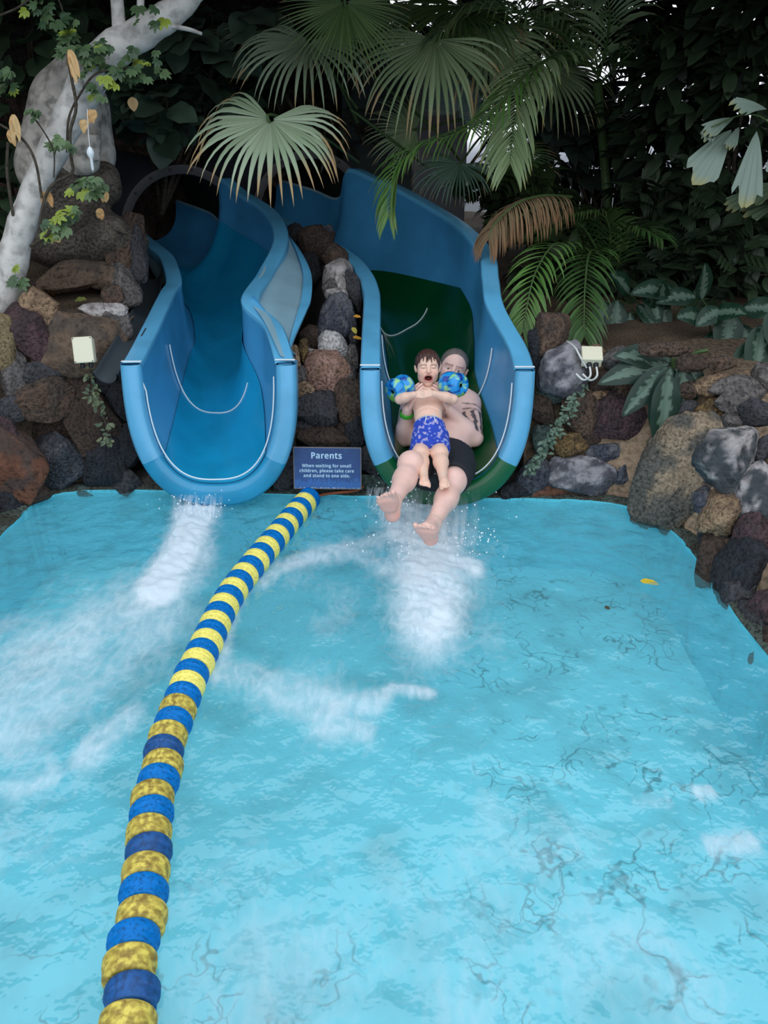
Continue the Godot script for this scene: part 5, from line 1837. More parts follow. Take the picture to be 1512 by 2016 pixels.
# a head with a face in the frame fr (z out of the face, y up), chin to crown H
func head(b: MB, fr: Transform3D, H: float, child: bool, skin: Color) -> void:
	var T := func(v: Vector3) -> Vector3: return fr * (v * H)
	var R := fr.basis
	var c: Vector3 = fr.origin
	var f := Field.new(c - Vector3.ONE * H * 0.95, c + Vector3.ONE * H * 0.72, H * 0.019)
	var e := func(p: Vector3, r: Vector3, k: float, sub := false, tilt := 0.0): f.ell(T.call(p), R * Basis(Vector3.BACK, tilt), r * H, k * H, sub)
	var wd := 1.0 if child else 1.08
	e.call(Vector3(0, 0.12, -0.06), Vector3(0.335 * wd, 0.38, 0.40), 0.01)
	e.call(Vector3(0, -0.13, 0.08), Vector3(0.265 * wd, 0.34, 0.27), 0.10)
	e.call(Vector3(0, -0.41 - (0.03 if child else 0.0), 0.17), Vector3(0.10 * wd, 0.085, 0.09), 0.09)
	for s in [-1.0, 1.0]:
		e.call(Vector3(s * 0.165, -0.13, 0.20), Vector3(0.12, 0.11, 0.11), 0.09)
		e.call(Vector3(s * 0.12, 0.085, 0.285), Vector3(0.11, 0.035, 0.045), 0.06)
		e.call(Vector3(s * 0.19, -0.26, 0.02), Vector3(0.09 * wd, 0.14, 0.16), 0.09)
		e.call(Vector3(s * 0.345 * wd, -0.03, -0.03), Vector3(0.035, 0.115, 0.075), 0.02, false, s * -0.2)
		e.call(Vector3(s * 0.365 * wd, -0.02, -0.005), Vector3(0.02, 0.065, 0.035), 0.015, true)
		e.call(Vector3(s * 0.135, 0.005, 0.345), Vector3(0.085, 0.045, 0.055), 0.05, true)
		e.call(Vector3(s * 0.135, -0.002, 0.268), Vector3(0.068, 0.055, 0.062), 0.012)
	f.cap(T.call(Vector3(0, 0.04, 0.325)), T.call(Vector3(0, -0.11, 0.395)), 0.032 * H, 0.050 * H, 0.05 * H)
	for s in [-1.0, 1.0]:
		e.call(Vector3(s * 0.052, -0.125, 0.355), Vector3(0.034, 0.03, 0.04), 0.025)
		e.call(Vector3(s * 0.026, -0.165, 0.385), Vector3(0.014, 0.012, 0.018), 0.01, true)
	if child:      # mouth wide open
		f.cap(T.call(Vector3(-0.085, -0.215, 0.305)), T.call(Vector3(0.085, -0.215, 0.305)), 0.028 * H, 0.028 * H, 0.03 * H)
		f.cap(T.call(Vector3(-0.07, -0.375, 0.275)), T.call(Vector3(0.07, -0.375, 0.275)), 0.032 * H, 0.032 * H, 0.03 * H)
		e.call(Vector3(0, -0.295, 0.34), Vector3(0.10, 0.072, 0.14), 0.015, true)
	else:
		f.cap(T.call(Vector3(-0.09, -0.235, 0.315)), T.call(Vector3(0.09, -0.235, 0.315)), 0.022 * H, 0.022 * H, 0.03 * H)
		f.cap(T.call(Vector3(-0.075, -0.29, 0.31)), T.call(Vector3(0.075, -0.29, 0.31)), 0.026 * H, 0.026 * H, 0.03 * H)
		e.call(Vector3(0, -0.262, 0.35), Vector3(0.10, 0.006, 0.03), 0.01, true)
	f.cap(T.call(Vector3(0, -0.26, -0.10)), T.call(Vector3(0, -0.72, -0.16)), (0.19 if child else 0.25) * H, (0.20 if child else 0.30) * H, 0.08 * H)
	var inv := fr.affine_inverse()
	var lip := lin(196, 118, 112)
	var n := noise(501, 9.0, FastNoiseLite.TYPE_SIMPLEX_SMOOTH, 3)
	f.mesh(b, func(p: Vector3) -> Color:
		var q := (inv * p) / H
		var k := skin * (1.0 + n.get_noise_3dv(q) * 0.08)
		var red := smoothstep(0.16, 0.0, Vector2(absf(q.x) - 0.17, q.y + 0.15).length()) + smoothstep(0.1, 0.0, Vector2(q.x, q.y + 0.12).length())
		k = k.lerp(Color(k.r, k.g * 0.72, k.b * 0.70), clampf(red, 0, 1) * 0.55 if q.z > 0.1 else 0.0)
		if child:
			if q.z > 0.12 and Vector2(q.x / 0.098, (q.y + 0.295) / 0.072).length() < 1.0:
				return lin(120, 34, 34) if q.y < -0.30 and q.z > 0.2 else lin(60, 14, 16)
			if q.z > 0.2 and absf(Vector2(q.x / 0.115, (q.y + 0.295) / 0.10).length() - 0.98) < 0.16:
				return lip
			if q.z > 0.2 and absf(q.y + 0.012 + 0.5 * q.x * q.x * 0.0) < 0.014 and absf(absf(q.x) - 0.135) < 0.066:
				return k * 0.45
			if q.z > 0.2 and absf(q.y - 0.095 + absf(absf(q.x) - 0.13) * 0.3) < 0.016 and absf(absf(q.x) - 0.13) < 0.085:
				return k.lerp(lin(110, 80, 64), 0.6)
		else:
			if q.z > 0.2 and absf(q.y + 0.262) < 0.045 and absf(q.x) < 0.10:
				return lip * (0.6 if absf(q.y + 0.262) < 0.01 else 1.0)
			if q.z > 0.2 and absf(q.y) < 0.022 and absf(absf(q.x) - 0.135) < 0.06:
				return lin(40, 36, 38) if absf(absf(q.x) - 0.135) < 0.024 else lin(196, 186, 184)
			if q.z > 0.2 and absf(q.y - 0.105) < 0.020 and absf(absf(q.x) - 0.135) < 0.10:
				return k.lerp(lin(96, 76, 66), 0.65)
			if q.y < -0.16 and q.z > -0.1 and n.get_noise_3dv(q * 6.0) > -0.2:
				return k.lerp(lin(150, 110, 96), 0.35)
		return k)

# a hand: wrist, towards the knuckles, the palm's normal (the side the fingers curl to), length, curl, thumb side
func hand(b: MB, wrist: Vector3, dir: Vector3, palm: Vector3, L: float, curl: float, side: float, skin: Color) -> void:
	dir = dir.normalized()
	palm = (palm - dir * palm.dot(dir)).normalized()
	var ac := dir.cross(palm).normalized() * side      # towards the thumb
	var f := Field.new(wrist - Vector3.ONE * L * 1.15, wrist + Vector3.ONE * L * 1.15, maxf(L * 0.026, 0.0026))
	var r := L * 0.055
	for i in 4:
		var u := (i - 1.5) * 0.115 * L
		f.cap(wrist + dir * L * 0.08 - ac * u * 0.6, wrist + dir * L * 0.5 - ac * u, L * 0.085, L * 0.068, L * 0.06)
	for i in 4:
		var u := (i - 1.5) * 0.118 * L
		var fl: float = L * [0.44, 0.5, 0.46, 0.36][i]
		var p := wrist + dir * L * 0.5 - ac * u
		var d := (dir - ac * (i - 1.5) * 0.10).normalized()
		for k in 3:
			var a: float = curl * [0.5, 1.0, 0.8][k]
			d = (d * cos(a) + palm * sin(a)).normalized()
			var q: Vector3 = p + d * fl * [0.45, 0.31, 0.24][k]
			f.cap(p, q, r * [1.05, 0.95, 0.86][k], r * [0.95, 0.86, 0.76][k], L * 0.012)
			p = q
			palm = palm
	var tp := wrist + dir * L * 0.16 + ac * L * 0.12
	var t1 := tp + (dir * 0.6 + ac * 0.75 + palm * 0.25).normalized() * L * 0.24
	var t2 := t1 + (dir * 0.9 + ac * 0.25 + palm * 0.35).normalized() * L * 0.2
	f.cap(tp, t1, r * 1.3, r * 1.05, L * 0.04)
	f.cap(t1, t2, r * 1.02, r * 0.8, L * 0.012)
	f.mesh(b, func(_p): return skin)

# a foot seen towards its sole: ankle, heel, ball, toe direction, sole normal
func foot(b: MB, ankle: Vector3, heel: Vector3, toe: Vector3, sole: Vector3, w: float, big: float, skin: Color) -> void:
	var d := (toe - heel).normalized()
	sole = (sole - d * sole.dot(d)).normalized()
	var ac := d.cross(sole).normalized() * big      # towards the big toe
	var L := heel.distance_to(toe)
	var lo := heel.min(toe).min(ankle) - Vector3.ONE * w
	var hi := heel.max(toe).max(ankle) + Vector3.ONE * w
	var f := Field.new(lo, hi, w * 0.075)
	var ball := heel + d * L * 0.70
	f.cap(heel, ankle, w * 0.36, w * 0.36, w * 0.3)
	f.cap(heel + d * L * 0.06, heel + d * L * 0.40 - ac * w * 0.06 - sole * w * 0.12, w * 0.38, w * 0.34, w * 0.2)
	f.cap(ankle, ball - sole * w * 0.1, w * 0.36, w * 0.26, w * 0.3)
	for i in 5:
		var u := (2 - i) * w * 0.19
		f.cap(heel + d * L * 0.42 + ac * u * 0.6, ball + ac * u - d * absf(i - 1) * w * 0.05, w * 0.26, w * 0.2, w * 0.2)
		var r := w * (0.15 if i == 0 else 0.105 - i * 0.004)
		var st := ball + ac * u * 1.1 + d * (w * 0.16 - i * w * 0.06)
		f.cap(st - d * w * 0.1, st + d * (L * 0.2 - i * w * 0.035) + sole * w * 0.02, r * 1.05, r * 0.95, w * 0.03)
	f.mesh(b, func(p):
		var s: float = (p - heel).dot(sole) / w
		return skin.lerp(Color(skin.r * 0.92, skin.g * 0.66, skin.b * 0.62), clampf(s * 2.0 + 0.2, 0, 0.7)))

func people() -> void:
	man()
	child()

func man() -> void:
	var skin := lin(238, 198, 186)
	var hd := P(892, 725, 4.80)
	var neck := P(884, 772, 4.70)
	var chest := P(868, 806, 4.58)
	var belly := P(868, 862, 4.34)
	var pelvis := P(866, 918, 4.10)
	var t := thing("person", "bare chested man in black shorts lying back on the green flume, hugging a child", "person", pelvis)
	var up := (chest - pelvis).normalized()
	var rt := Vector3.RIGHT
	var fw := rt.cross(up).normalized()
	var bs := Basis(rt, up, fw)
	var sl := P(811, 788, 4.62)
	var sr := P(924, 796, 4.58)
	var el := P(795, 862, 4.36)
	var er := P(934, 862, 4.34)
	var wl := P(802, 806, 4.29)
	var wr := P(884, 806, 4.30)
	var hl := P(844, 922, 4.12)
	var hr := P(894, 925, 4.12)
	var kl := P(809, 914, 3.76)
	var kr := P(893, 948, 3.76)
	var al := P(775, 986, 3.42)
	var ar := P(854, 1030, 3.42)
	var f := Field.new(Vector3(-0.10, 0.0, -5.0), Vector3(0.72, 0.95, -3.25), 0.0085)
	f.ell(chest, bs, Vector3(0.185, 0.17, 0.115), 0.02)
	f.ell(chest + up * 0.10, bs, Vector3(0.165, 0.09, 0.085), 0.06)
	f.ell(belly, bs, Vector3(0.178, 0.18, 0.128), 0.08)
	f.ell(pelvis, bs, Vector3(0.175, 0.13, 0.115), 0.08)
	for s in [-1.0, 1.0]:
		f.ell(chest + up * 0.03 + rt * s * 0.085 + fw * 0.075, bs, Vector3(0.085, 0.065, 0.045), 0.05)
	var look := (Vector3(0.0, EYE - 0.5, 0) - hd).normalized()
	var hf := frame(hd, Vector3(-0.05, look.y - 0.02, look.z)) * Transform3D(Basis(Vector3.BACK, -0.26), Vector3.ZERO)
	f.cap(P(880, 785, 4.68), hf * (Vector3(0, -0.25, -0.2) * 0.232), 0.075, 0.062, 0.06)
	for q in [[sl, el, wl], [sr, er, wr]]:
		f.cap(chest.lerp(q[0], 0.45) + up * 0.06, q[0], 0.08, 0.066, 0.06)
		f.cap(q[0], q[1], 0.064, 0.046, 0.03)
		f.cap(q[0].lerp(q[1], 0.35) + fw * 0.012, q[0].lerp(q[1], 0.7) + fw * 0.012, 0.05, 0.044, 0.03)
		f.cap(q[1], q[1].lerp(q[2], 0.35), 0.044, 0.046, 0.03)
		f.cap(q[1].lerp(q[2], 0.3), q[2], 0.045, 0.030, 0.03)
	for q in [[hl, kl, al], [hr, kr, ar]]:
		f.cap(q[0], q[1], 0.092, 0.060, 0.05)
		f.ell(q[1] + Vector3(0, 0.012, 0.01), Basis(), Vector3(0.058, 0.056, 0.056), 0.03)
		f.cap(q[1], q[1].lerp(q[2], 0.4) + Vector3(0, -0.014, 0), 0.054, 0.056, 0.03)
		f.cap(q[1].lerp(q[2], 0.35) + Vector3(0, -0.01, 0), q[2], 0.054, 0.034, 0.03)
	var b := MB.new()
	var n := noise(601, 1.0, FastNoiseLite.TYPE_SIMPLEX_SMOOTH, 3)
	var ax := (er - sr).normalized()
	var ink := lin(46, 50, 58)
	f.mesh(b, func(p: Vector3) -> Color:
		var k := skin * (1.0 + n.get_noise_3dv(p * 14.0) * 0.09)
		k.b *= 1.0 + n.get_noise_3dv(p * 9.0 + Vector3.ONE * 30) * 0.06
		var s := (p - sr).dot(ax) / sr.distance_to(er)
		var off := p - sr - ax * (p - sr).dot(ax)
		if s > 0.12 and s < 1.02 and off.length() < 0.085 and p.x > sr.x - 0.055:
			var ang := atan2(off.dot(fw), off.dot(rt))
			if s > 0.42 and sin(ang * 8.0 + s * 3.0 + n.get_noise_3dv(p * 12.0) * 1.5) > 0.0:
				return k.lerp(ink, 0.9)
			if s > 0.2 and s < 0.44 and sin(s * 46.0 + ang * 2.0) > 0.72:
				return k.lerp(ink, 0.7)
		return k)
	head(b, hf, 0.232, false, skin)
	hand(b, wl, Vector3(0.32, 0.75, 0.0), Vector3(0.8, -0.2, -0.4), 0.165, 0.3, 1.0, skin)
	hand(b, wr, Vector3(-0.35, 0.7, 0.0), Vector3(-0.8, -0.2, -0.4), 0.165, 0.3, -1.0, skin)
	foot(b, al, P(773, 1014, 3.40), P(757, 968, 3.30), Vector3(-0.15, -0.25, 1.0), 0.092, 1.0, skin)
	foot(b, ar, P(848, 1060, 3.39), P(834, 1033, 3.24), Vector3(-0.1, -0.75, 0.65), 0.092, -1.0, skin)
	obj("body", b, M.skin, t)
	# receding short hair, greying
	var hf2 := Field.new(hd - Vector3.ONE * 0.17, hd + Vector3.ONE * 0.17, 0.0045)
	hf2.ell(hf * (Vector3(0, 0.125, -0.075) * 0.232), hf.basis, Vector3(0.372, 0.392, 0.41) * 0.232, 0.005)
	hf2.ell(hf * (Vector3(0, -0.16, 0.32) * 0.232), hf.basis, Vector3(0.36, 0.54, 0.42) * 0.232, 0.01, true)
	hf2.cut(hf * (Vector3(0, -0.22, 0) * 0.232), -hf.basis.y)
	b = MB.new()
	hf2.mesh(b, func(p): return lin(92, 82, 76).lerp(lin(128, 120, 116), clampf(0.5 + n.get_noise_3dv(p * 90.0), 0, 1)))
	obj("hair", b, M.hair, t)
	# black shorts
	var g := Field.new(Vector3(0.0, 0.0, -4.5), Vector3(0.66, 0.6, -3.6), 0.009)
	g.ell(pelvis, bs, Vector3(0.19, 0.145, 0.13), 0.02)
	g.ell(belly.lerp(pelvis, 0.6), bs, Vector3(0.186, 0.12, 0.135), 0.05)
	for q in [[hl, kl], [hr, kr]]:
		g.cap(q[0], q[0].lerp(q[1], 0.85), 0.108, 0.086, 0.05)
	g.cut(pelvis + up * 0.10, up)
	g.cut(hl.lerp(kl, 0.72), kl - hl, (kl.x + kr.x) / 2, -1.0)
	g.cut(hr.lerp(kr, 0.80), kr - hr, (kl.x + kr.x) / 2, 1.0)
	b = MB.new()
	g.mesh(b, func(p): return lin(30, 32, 40) * (1.0 + n.get_noise_3dv(p * 20.0) * 0.4))
	obj("shorts", b, M.cloth, t)
	# green wristband on the arm at the left of the picture
	b = MB.new()
	var wd := (wl - el).normalized()
	b.lathe(frame(wl - wd * 0.03, wd) * Transform3D(Basis(Vector3.RIGHT, PI / 2), Vector3.ZERO), [[0.036, -0.013], [0.041, -0.011], [0.042, 0.0], [0.040, 0.011], [0.035, 0.013]], 20, lin(70, 180, 50))
	obj("wristband", b, M.vinyl, t)

func child() -> void:
	var skin := lin(238, 198, 178)
	var hd := P(842, 724, 4.38)
	var neck := P(842, 768, 4.36)
	var chest := P(842, 790, 4.30)
	var waist := P(843, 824, 4.17)
	var pelvis := P(846, 852, 4.07)
	var t := thing("person", "small laughing child in blue patterned swim shorts and armbands lying on the man's stomach", "person", pelvis)
	var up := (chest - pelvis).normalized()
	var rt := Vector3.RIGHT
	var fw := rt.cross(up).normalized()
	var bs := Basis(rt, up, fw)
	var sl := P(817, 773, 4.34)
	var sr := P(870, 772, 4.34)
	var el := P(787, 786, 4.22)
	var er := P(892, 786, 4.22)
	var wl := P(815, 777, 4.18)
	var wr := P(854, 775, 4.185)
	var hl := P(833, 860, 4.03)
	var hr := P(862, 860, 4.03)
	var kl := P(827, 893, 3.86)
	var kr := P(866, 893, 3.86)
	var al := P(834, 936, 3.67)
	var ar := P(872, 938, 3.67)
	var f := Field.new(Vector3(-0.02, 0.25, -4.55), Vector3(0.48, 0.85, -3.5), 0.0062)
	f.ell(chest, bs, Vector3(0.082, 0.085, 0.058), 0.02)
	f.ell(chest + up * 0.05, bs, Vector3(0.078, 0.045, 0.045), 0.04)
	f.ell(waist, bs, Vector3(0.074, 0.10, 0.056), 0.09)
	f.ell(pelvis, bs, Vector3(0.080, 0.06, 0.060), 0.05)
	f.ell(waist + fw * 0.066 - up * 0.012, bs, Vector3(0.006, 0.007, 0.008), 0.006, true)
	var hf := frame(hd, Vector3(0.02, 0.26, 0.96))
	f.cap(neck, hf * (Vector3(0, -0.25, -0.18) * 0.196), 0.038, 0.036, 0.03)
	for q in [[sl, el, wl], [sr, er, wr]]:
		f.cap(chest.lerp(q[0], 0.5) + up * 0.03, q[0], 0.036, 0.031, 0.03)
		f.cap(q[0], q[1], 0.030, 0.026, 0.015)
		f.cap(q[1], q[1].lerp(q[2], 0.4), 0.026, 0.027, 0.012)
		f.cap(q[1].lerp(q[2], 0.35), q[2], 0.027, 0.019, 0.012)
	for q in [[hl, kl, al], [hr, kr, ar]]:
		f.cap(q[0], q[1], 0.050, 0.039, 0.03)
		f.ell(q[1] + Vector3(0, 0.006, 0.006), Basis(), Vector3(0.037, 0.036, 0.036), 0.02)
		f.cap(q[1], q[1].lerp(q[2], 0.4) + Vector3(0, -0.006, -0.004), 0.036, 0.037, 0.02)
		f.cap(q[1].lerp(q[2], 0.35), q[2], 0.036, 0.023, 0.02)
	var b := MB.new()
	var n := noise(611, 1.0, FastNoiseLite.TYPE_SIMPLEX_SMOOTH, 3)
	f.mesh(b, func(p: Vector3) -> Color:
		var k := skin * (1.0 + n.get_noise_3dv(p * 20.0) * 0.06)
		for s in [-1.0, 1.0]:
			if (p - (chest + up * 0.012 + rt * s * 0.042 + fw * 0.05)).length() < 0.011:
				return k.lerp(lin(196, 128, 116), 0.7)
		return k)
	head(b, hf, 0.196, true, skin)
	hand(b, wl, Vector3(0.95, 0.02, 0.1), Vector3(0.1, -0.5, -0.85), 0.095, 0.65, 1.0, skin)
	hand(b, wr, Vector3(-0.95, 0.06, 0.25), Vector3(-0.1, -0.5, -0.85), 0.095, 0.65, -1.0, skin)
	foot(b, al, P(835, 941, 3.665), P(837, 958, 3.56), Vector3(0, -0.95, -0.15), 0.05, 1.0, skin)
	foot(b, ar, P(872, 943, 3.665), P(878, 962, 3.56), Vector3(0, -0.95, -0.15), 0.05, -1.0, skin)
	obj("body", b, M.skin, t)
	# wet dark hair with strands on the forehead
	var H := 0.196
	var h2 := Field.new(hd - Vector3.ONE * 0.15, hd + Vector3.ONE * 0.15, 0.004)
	h2.ell(hf * (Vector3(0, 0.135, -0.07) * H), hf.basis, Vector3(0.362, 0.395, 0.42) * H, 0.005)
	h2.ell(hf * (Vector3(0, -0.19, 0.34) * H), hf.basis, Vector3(0.37, 0.50, 0.44) * H, 0.01, true)
	h2.cut(hf * (Vector3(0, -0.16, 0) * H), -hf.basis.y)
	b = MB.new()
	var hc := lin(74, 48, 42)
	h2.mesh(b, func(p): return hc * (1.0 + n.get_noise_3dv(p * 160.0) * 0.5))
	for q in [[-0.2, 0.36, -0.26, 0.12], [-0.12, 0.42, -0.15, 0.17], [-0.04, 0.44, -0.06, 0.13], [0.02, 0.45, 0.03, 0.20], [0.06, 0.45, 0.09, 0.12], [0.12, 0.43, 0.17, 0.18], [0.2, 0.38, 0.27, 0.12], [-0.28, 0.28, -0.33, 0.02], [0.28, 0.28, 0.34, 0.02], [0.0, 0.46, -0.02, 0.16]]:
		var pts := []
		for i in 6:
			var s := i / 5.0
			var x: float = lerpf(q[0], q[2], s)
			var y: float = lerpf(q[1], q[3], s)
			var z := 0.40 * sqrt(maxf(0.0, 1.0 - pow(x / 0.345, 2) - pow((y - 0.12) / 0.39, 2))) - 0.055
			pts.append(hf * (Vector3(x, y, z + 0.012) * H))
		b.tube(spline(pts, 10), [0.006, 0.006, 0.0058, 0.0055, 0.005, 0.0044, 0.0038, 0.003, 0.0022, 0.001], 6, true, hc)
	obj("hair", b, M.hair, t)
	# swim shorts with a pale waistband and cords
	var g := Field.new(Vector3(0.1, 0.25, -4.3), Vector3(0.42, 0.62, -3.75), 0.0055)
	g.ell(pelvis, bs, Vector3(0.089, 0.068, 0.070), 0.01)
	g.ell(pelvis + up * 0.05, bs, Vector3(0.084, 0.05, 0.068), 0.03)
	for q in [[hl, kl], [hr, kr]]:
		g.cap(q[0], q[0].lerp(q[1], 1.05), 0.060, 0.055, 0.02)
	g.cut(pelvis + up * 0.072, up)
	g.cut(hl.lerp(kl, 0.80), kl - hl, (kl.x + kr.x) / 2, -1.0)
	g.cut(hr.lerp(kr, 0.80), kr - hr, (kl.x + kr.x) / 2, 1.0)
	b = MB.new()
	var spots := noise(620, 1.0, FastNoiseLite.TYPE_SIMPLEX_SMOOTH, 2)
	g.mesh(b, func(p: Vector3) -> Color:
		if (p - pelvis).dot(up) > 0.052:
			return lin(176, 190, 206)
		var v := spots.get_noise_3dv(Vector3(p.x * 42, p.y * 42, p.z * 20))
		return lin(40, 72, 186) if v < 0.22 else lin(140, 160, 222) if v < 0.4 else lin(190, 170, 210))
	var sh := obj("shorts", b, M.cloth, t)
	for s in [-1.0, 1.0]:
		b = MB.new()
		var c0: Vector3 = pelvis + up * 0.06 + rt * s * 0.024 + fw * 0.078
		b.tube(spline([c0, c0 - up * 0.03 + rt * s * -0.003 + fw * 0.008, c0 - up * 0.07 + rt * s * 0.004 + fw * 0.012], 8), [0.0028], 6, true, lin(225, 230, 238))
		obj("drawstring", b, M.cloth, sh)
	# inflated armbands: blue with navy and pale green print, lime underneath
	for q in [[P(787, 765, 4.29), (el - sl).normalized() + Vector3(-0.5, -0.25, 0.1)], [P(893, 757, 4.29), (er - sr).normalized() + Vector3(0.6, 0.15, 0.1)]]:
		b = MB.new()
		var d: Vector3 = q[1].normalized()
		b.lathe(frame(q[0], d) * Transform3D(Basis(Vector3.RIGHT, PI / 2), Vector3.ZERO), [[0.012, -0.052], [0.030, -0.060], [0.045, -0.067], [0.060, -0.060], [0.068, -0.040], [0.069, -0.020], [0.062, -0.004], [0.060, 0.0], [0.062, 0.004], [0.068, 0.020], [0.066, 0.040], [0.056, 0.060], [0.042, 0.066], [0.030, 0.060], [0.012, 0.052]], 40)
		var nn := noise(630, 1.0, FastNoiseLite.TYPE_SIMPLEX_SMOOTH, 2)
		for i in b.v.size():
			var p := b.v[i]
			var o: Vector3 = p - q[0]
			var c := lin(34, 150, 224)
			var v := nn.get_noise_3dv(o * Vector3(18, 30, 18))
			if o.y < -0.036:
				c = lin(120, 178, 70)
			elif v > 0.28:
				c = lin(164, 226, 150)
			elif v < -0.3:
				c = lin(22, 58, 150)
			b.c[i] = c
		obj("armband", b, M.vinyl, t)

# ---------------------------------------------------------------- the stone figure
func statue() -> void:
	var t := thing("statue", "weathered pale stone figure with clenched fist on dark rock behind the leaning tree", "statue", P(160, 500, 5.6))
	var c := P(150, 300, 5.7)
	var f := Field.new(c - Vector3(0.7, 0.55, 0.6), c + Vector3(0.6, 0.9, 0.7), 0.017)
	f.cap(P(150, 135, 5.75), P(140, 175, 5.75), 0.125, 0.155, 0.05)
	f.cap(P(125, 215, 5.75), P(104, 330, 5.75), 0.21, 0.235, 0.12)
	f.cap(P(150, 220, 5.75), P(165, 300, 5.7), 0.2, 0.2, 0.12)
	f.cap(P(58, 232, 5.8), P(62, 250, 5.8), 0.035, 0.035, 0.03)
	f.cap(P(178, 215, 5.55), P(180, 268, 5.45), 0.07, 0.05, 0.05)
	f.cap(P(170, 285, 5.42), P(172, 318, 5.42), 0.085, 0.075, 0.05)
	for i in 4:
		f.cap(P(176, 272 + i * 12, 5.36), P(193, 272 + i * 12.5, 5.36), 0.022, 0.021, 0.012)
	f.cap(P(160, 256, 5.5), P(150, 320, 5.5), 0.07, 0.09, 0.08)
	var b := MB.new()
	var n := noise(701, 1.0, FastNoiseLite.TYPE_SIMPLEX_SMOOTH, 4)
	f.mesh(b, func(p: Vector3) -> Color: return lin(206, 200, 190).lerp(lin(164, 160, 154), clampf(0.3 + n.get_noise_3dv(p * 5.0) * 1.2, 0, 1)))
	obj("figure", b, M.statue_stone, t)
	c = P(160, 430, 5.5)
	f = Field.new(c - Vector3(0.75, 0.5, 0.6), c + Vector3(0.75, 0.6, 0.6), 0.019)
	f.cap(P(130, 350, 5.6), P(205, 372, 5.5), 0.14, 0.10, 0.08)
	f.cap(P(205, 350, 5.55), P(212, 372, 5.5), 0.10, 0.07, 0.06)
	f.cap(P(130, 380, 5.6), P(135, 460, 5.6), 0.20, 0.24, 0.1)
	f.cap(P(188, 385, 5.5), P(186, 430, 5.5), 0.075, 0.08, 0.05)
	f.ell(P(165, 478, 5.5), Basis(), Vector3(0.42, 0.17, 0.30), 0.08)
	f.ell(P(205, 470, 5.4), Basis(), Vector3(0.22, 0.14, 0.22), 0.08)
	f.cap(P(180, 440, 5.4), P(225, 446, 5.3), 0.10, 0.06, 0.06)
	for i in 4:
		f.cap(P(224 + i * 6, 440 + i * 3, 5.26), P(232 + i * 6, 454 + i * 2, 5.22), 0.013, 0.011, 0.01)
	b = MB.new()
	f.mesh(b, func(p: Vector3) -> Color: return lin(112, 104, 94).lerp(lin(78, 72, 66), clampf(0.5 + n.get_noise_3dv(p * 6.0) * 1.4, 0, 1)))
	obj("base", b, M.rock, t)

# ---------------------------------------------------------------- white water
const FX0 := -2.0
const FX1 := 1.56
const FZ0 := -4.3
const FZ1 := -0.9

func foam_strokes() -> Array:      # [picture points, half widths in px, strength]
	return [
		[[[388, 998], [376, 1050], [345, 1110], [320, 1150]], [44, 46, 50, 60], 1.15],
		[[[320, 1150], [255, 1195], [160, 1255], [70, 1310], [0, 1370]], [64, 80, 100, 130, 140], 0.72],
		[[[230, 1190], [110, 1230], [0, 1250]], [30, 44, 56], 0.5],
		[[[330, 1180], [300, 1240], [220, 1300], [130, 1370], [60, 1430], [-40, 1470]], [60, 90, 110, 110, 110, 90], 0.62],
		[[[250, 1420], [190, 1470], [160, 1490]], [36, 46, 28], 0.75],
		[[[90, 1480], [110, 1530], [40, 1560], [-20, 1540]], [16, 18, 20, 20], 0.6],
		[[[420, 1000], [400, 1080], [370, 1150]], [18, 28, 40], 0.7],
		[[[830, 985], [835, 1050], [850, 1110], [850, 1160], [840, 1215]], [80, 96, 92, 84, 84], 1.0],
		[[[845, 1085], [895, 1110], [930, 1120]], [46, 40, 28], 0.95],
		[[[790, 1060], [700, 1085], [620, 1095], [550, 1120], [515, 1150]], [40, 32, 28, 24, 22], 0.7],
		[[[700, 1090], [760, 1120], [800, 1090]], [30, 30, 34], 0.7],
		[[[430, 1325], [500, 1330], [570, 1365], [640, 1390], [700, 1400]], [26, 40, 52, 52, 40], 0.66],
		[[[660, 1400], [740, 1385], [770, 1360], [850, 1365]], [30, 30, 16, 12], 0.8],
		[[[640, 1420], [720, 1440]], [48, 26], 0.7],
		[[[500, 1150], [465, 1200], [450, 1250], [432, 1330]], [12, 16, 16, 20], 0.7],
		[[[1370, 1560], [1400, 1562]], [14, 14], 0.75], [[[1400, 1670], [1440, 1668], [1480, 1665]], [20, 22, 20], 0.75], [[[1250, 1580], [1320, 1575]], [12, 10], 0.4],
		[[[800, 1180], [860, 1230], [960, 1240]], [50, 50, 40], 0.5], [[[560, 1130], [700, 1180], [640, 1230]], [30, 30, 30], 0.34],
		[[[960, 1600], [1060, 1640], [1180, 1660]], [40, 40, 30], 0.34], [[[900, 1720], [1020, 1680]], [70, 50], 0.34],
		[[[300, 1760], [480, 1720], [640, 1700]], [40, 50, 40], 0.3], [[[520, 1900], [760, 1850], [980, 1820]], [90, 90, 70], 0.42], [[[900, 1960], [1150, 1900], [1300, 1860]], [80, 80, 50], 0.42], [[[380, 1990], [600, 1990]], [70, 90], 0.36],
		[[[1230, 1880], [1400, 1990]], [50, 60], 0.3], [[[20, 1650], [120, 1700]], [40, 40], 0.28]]

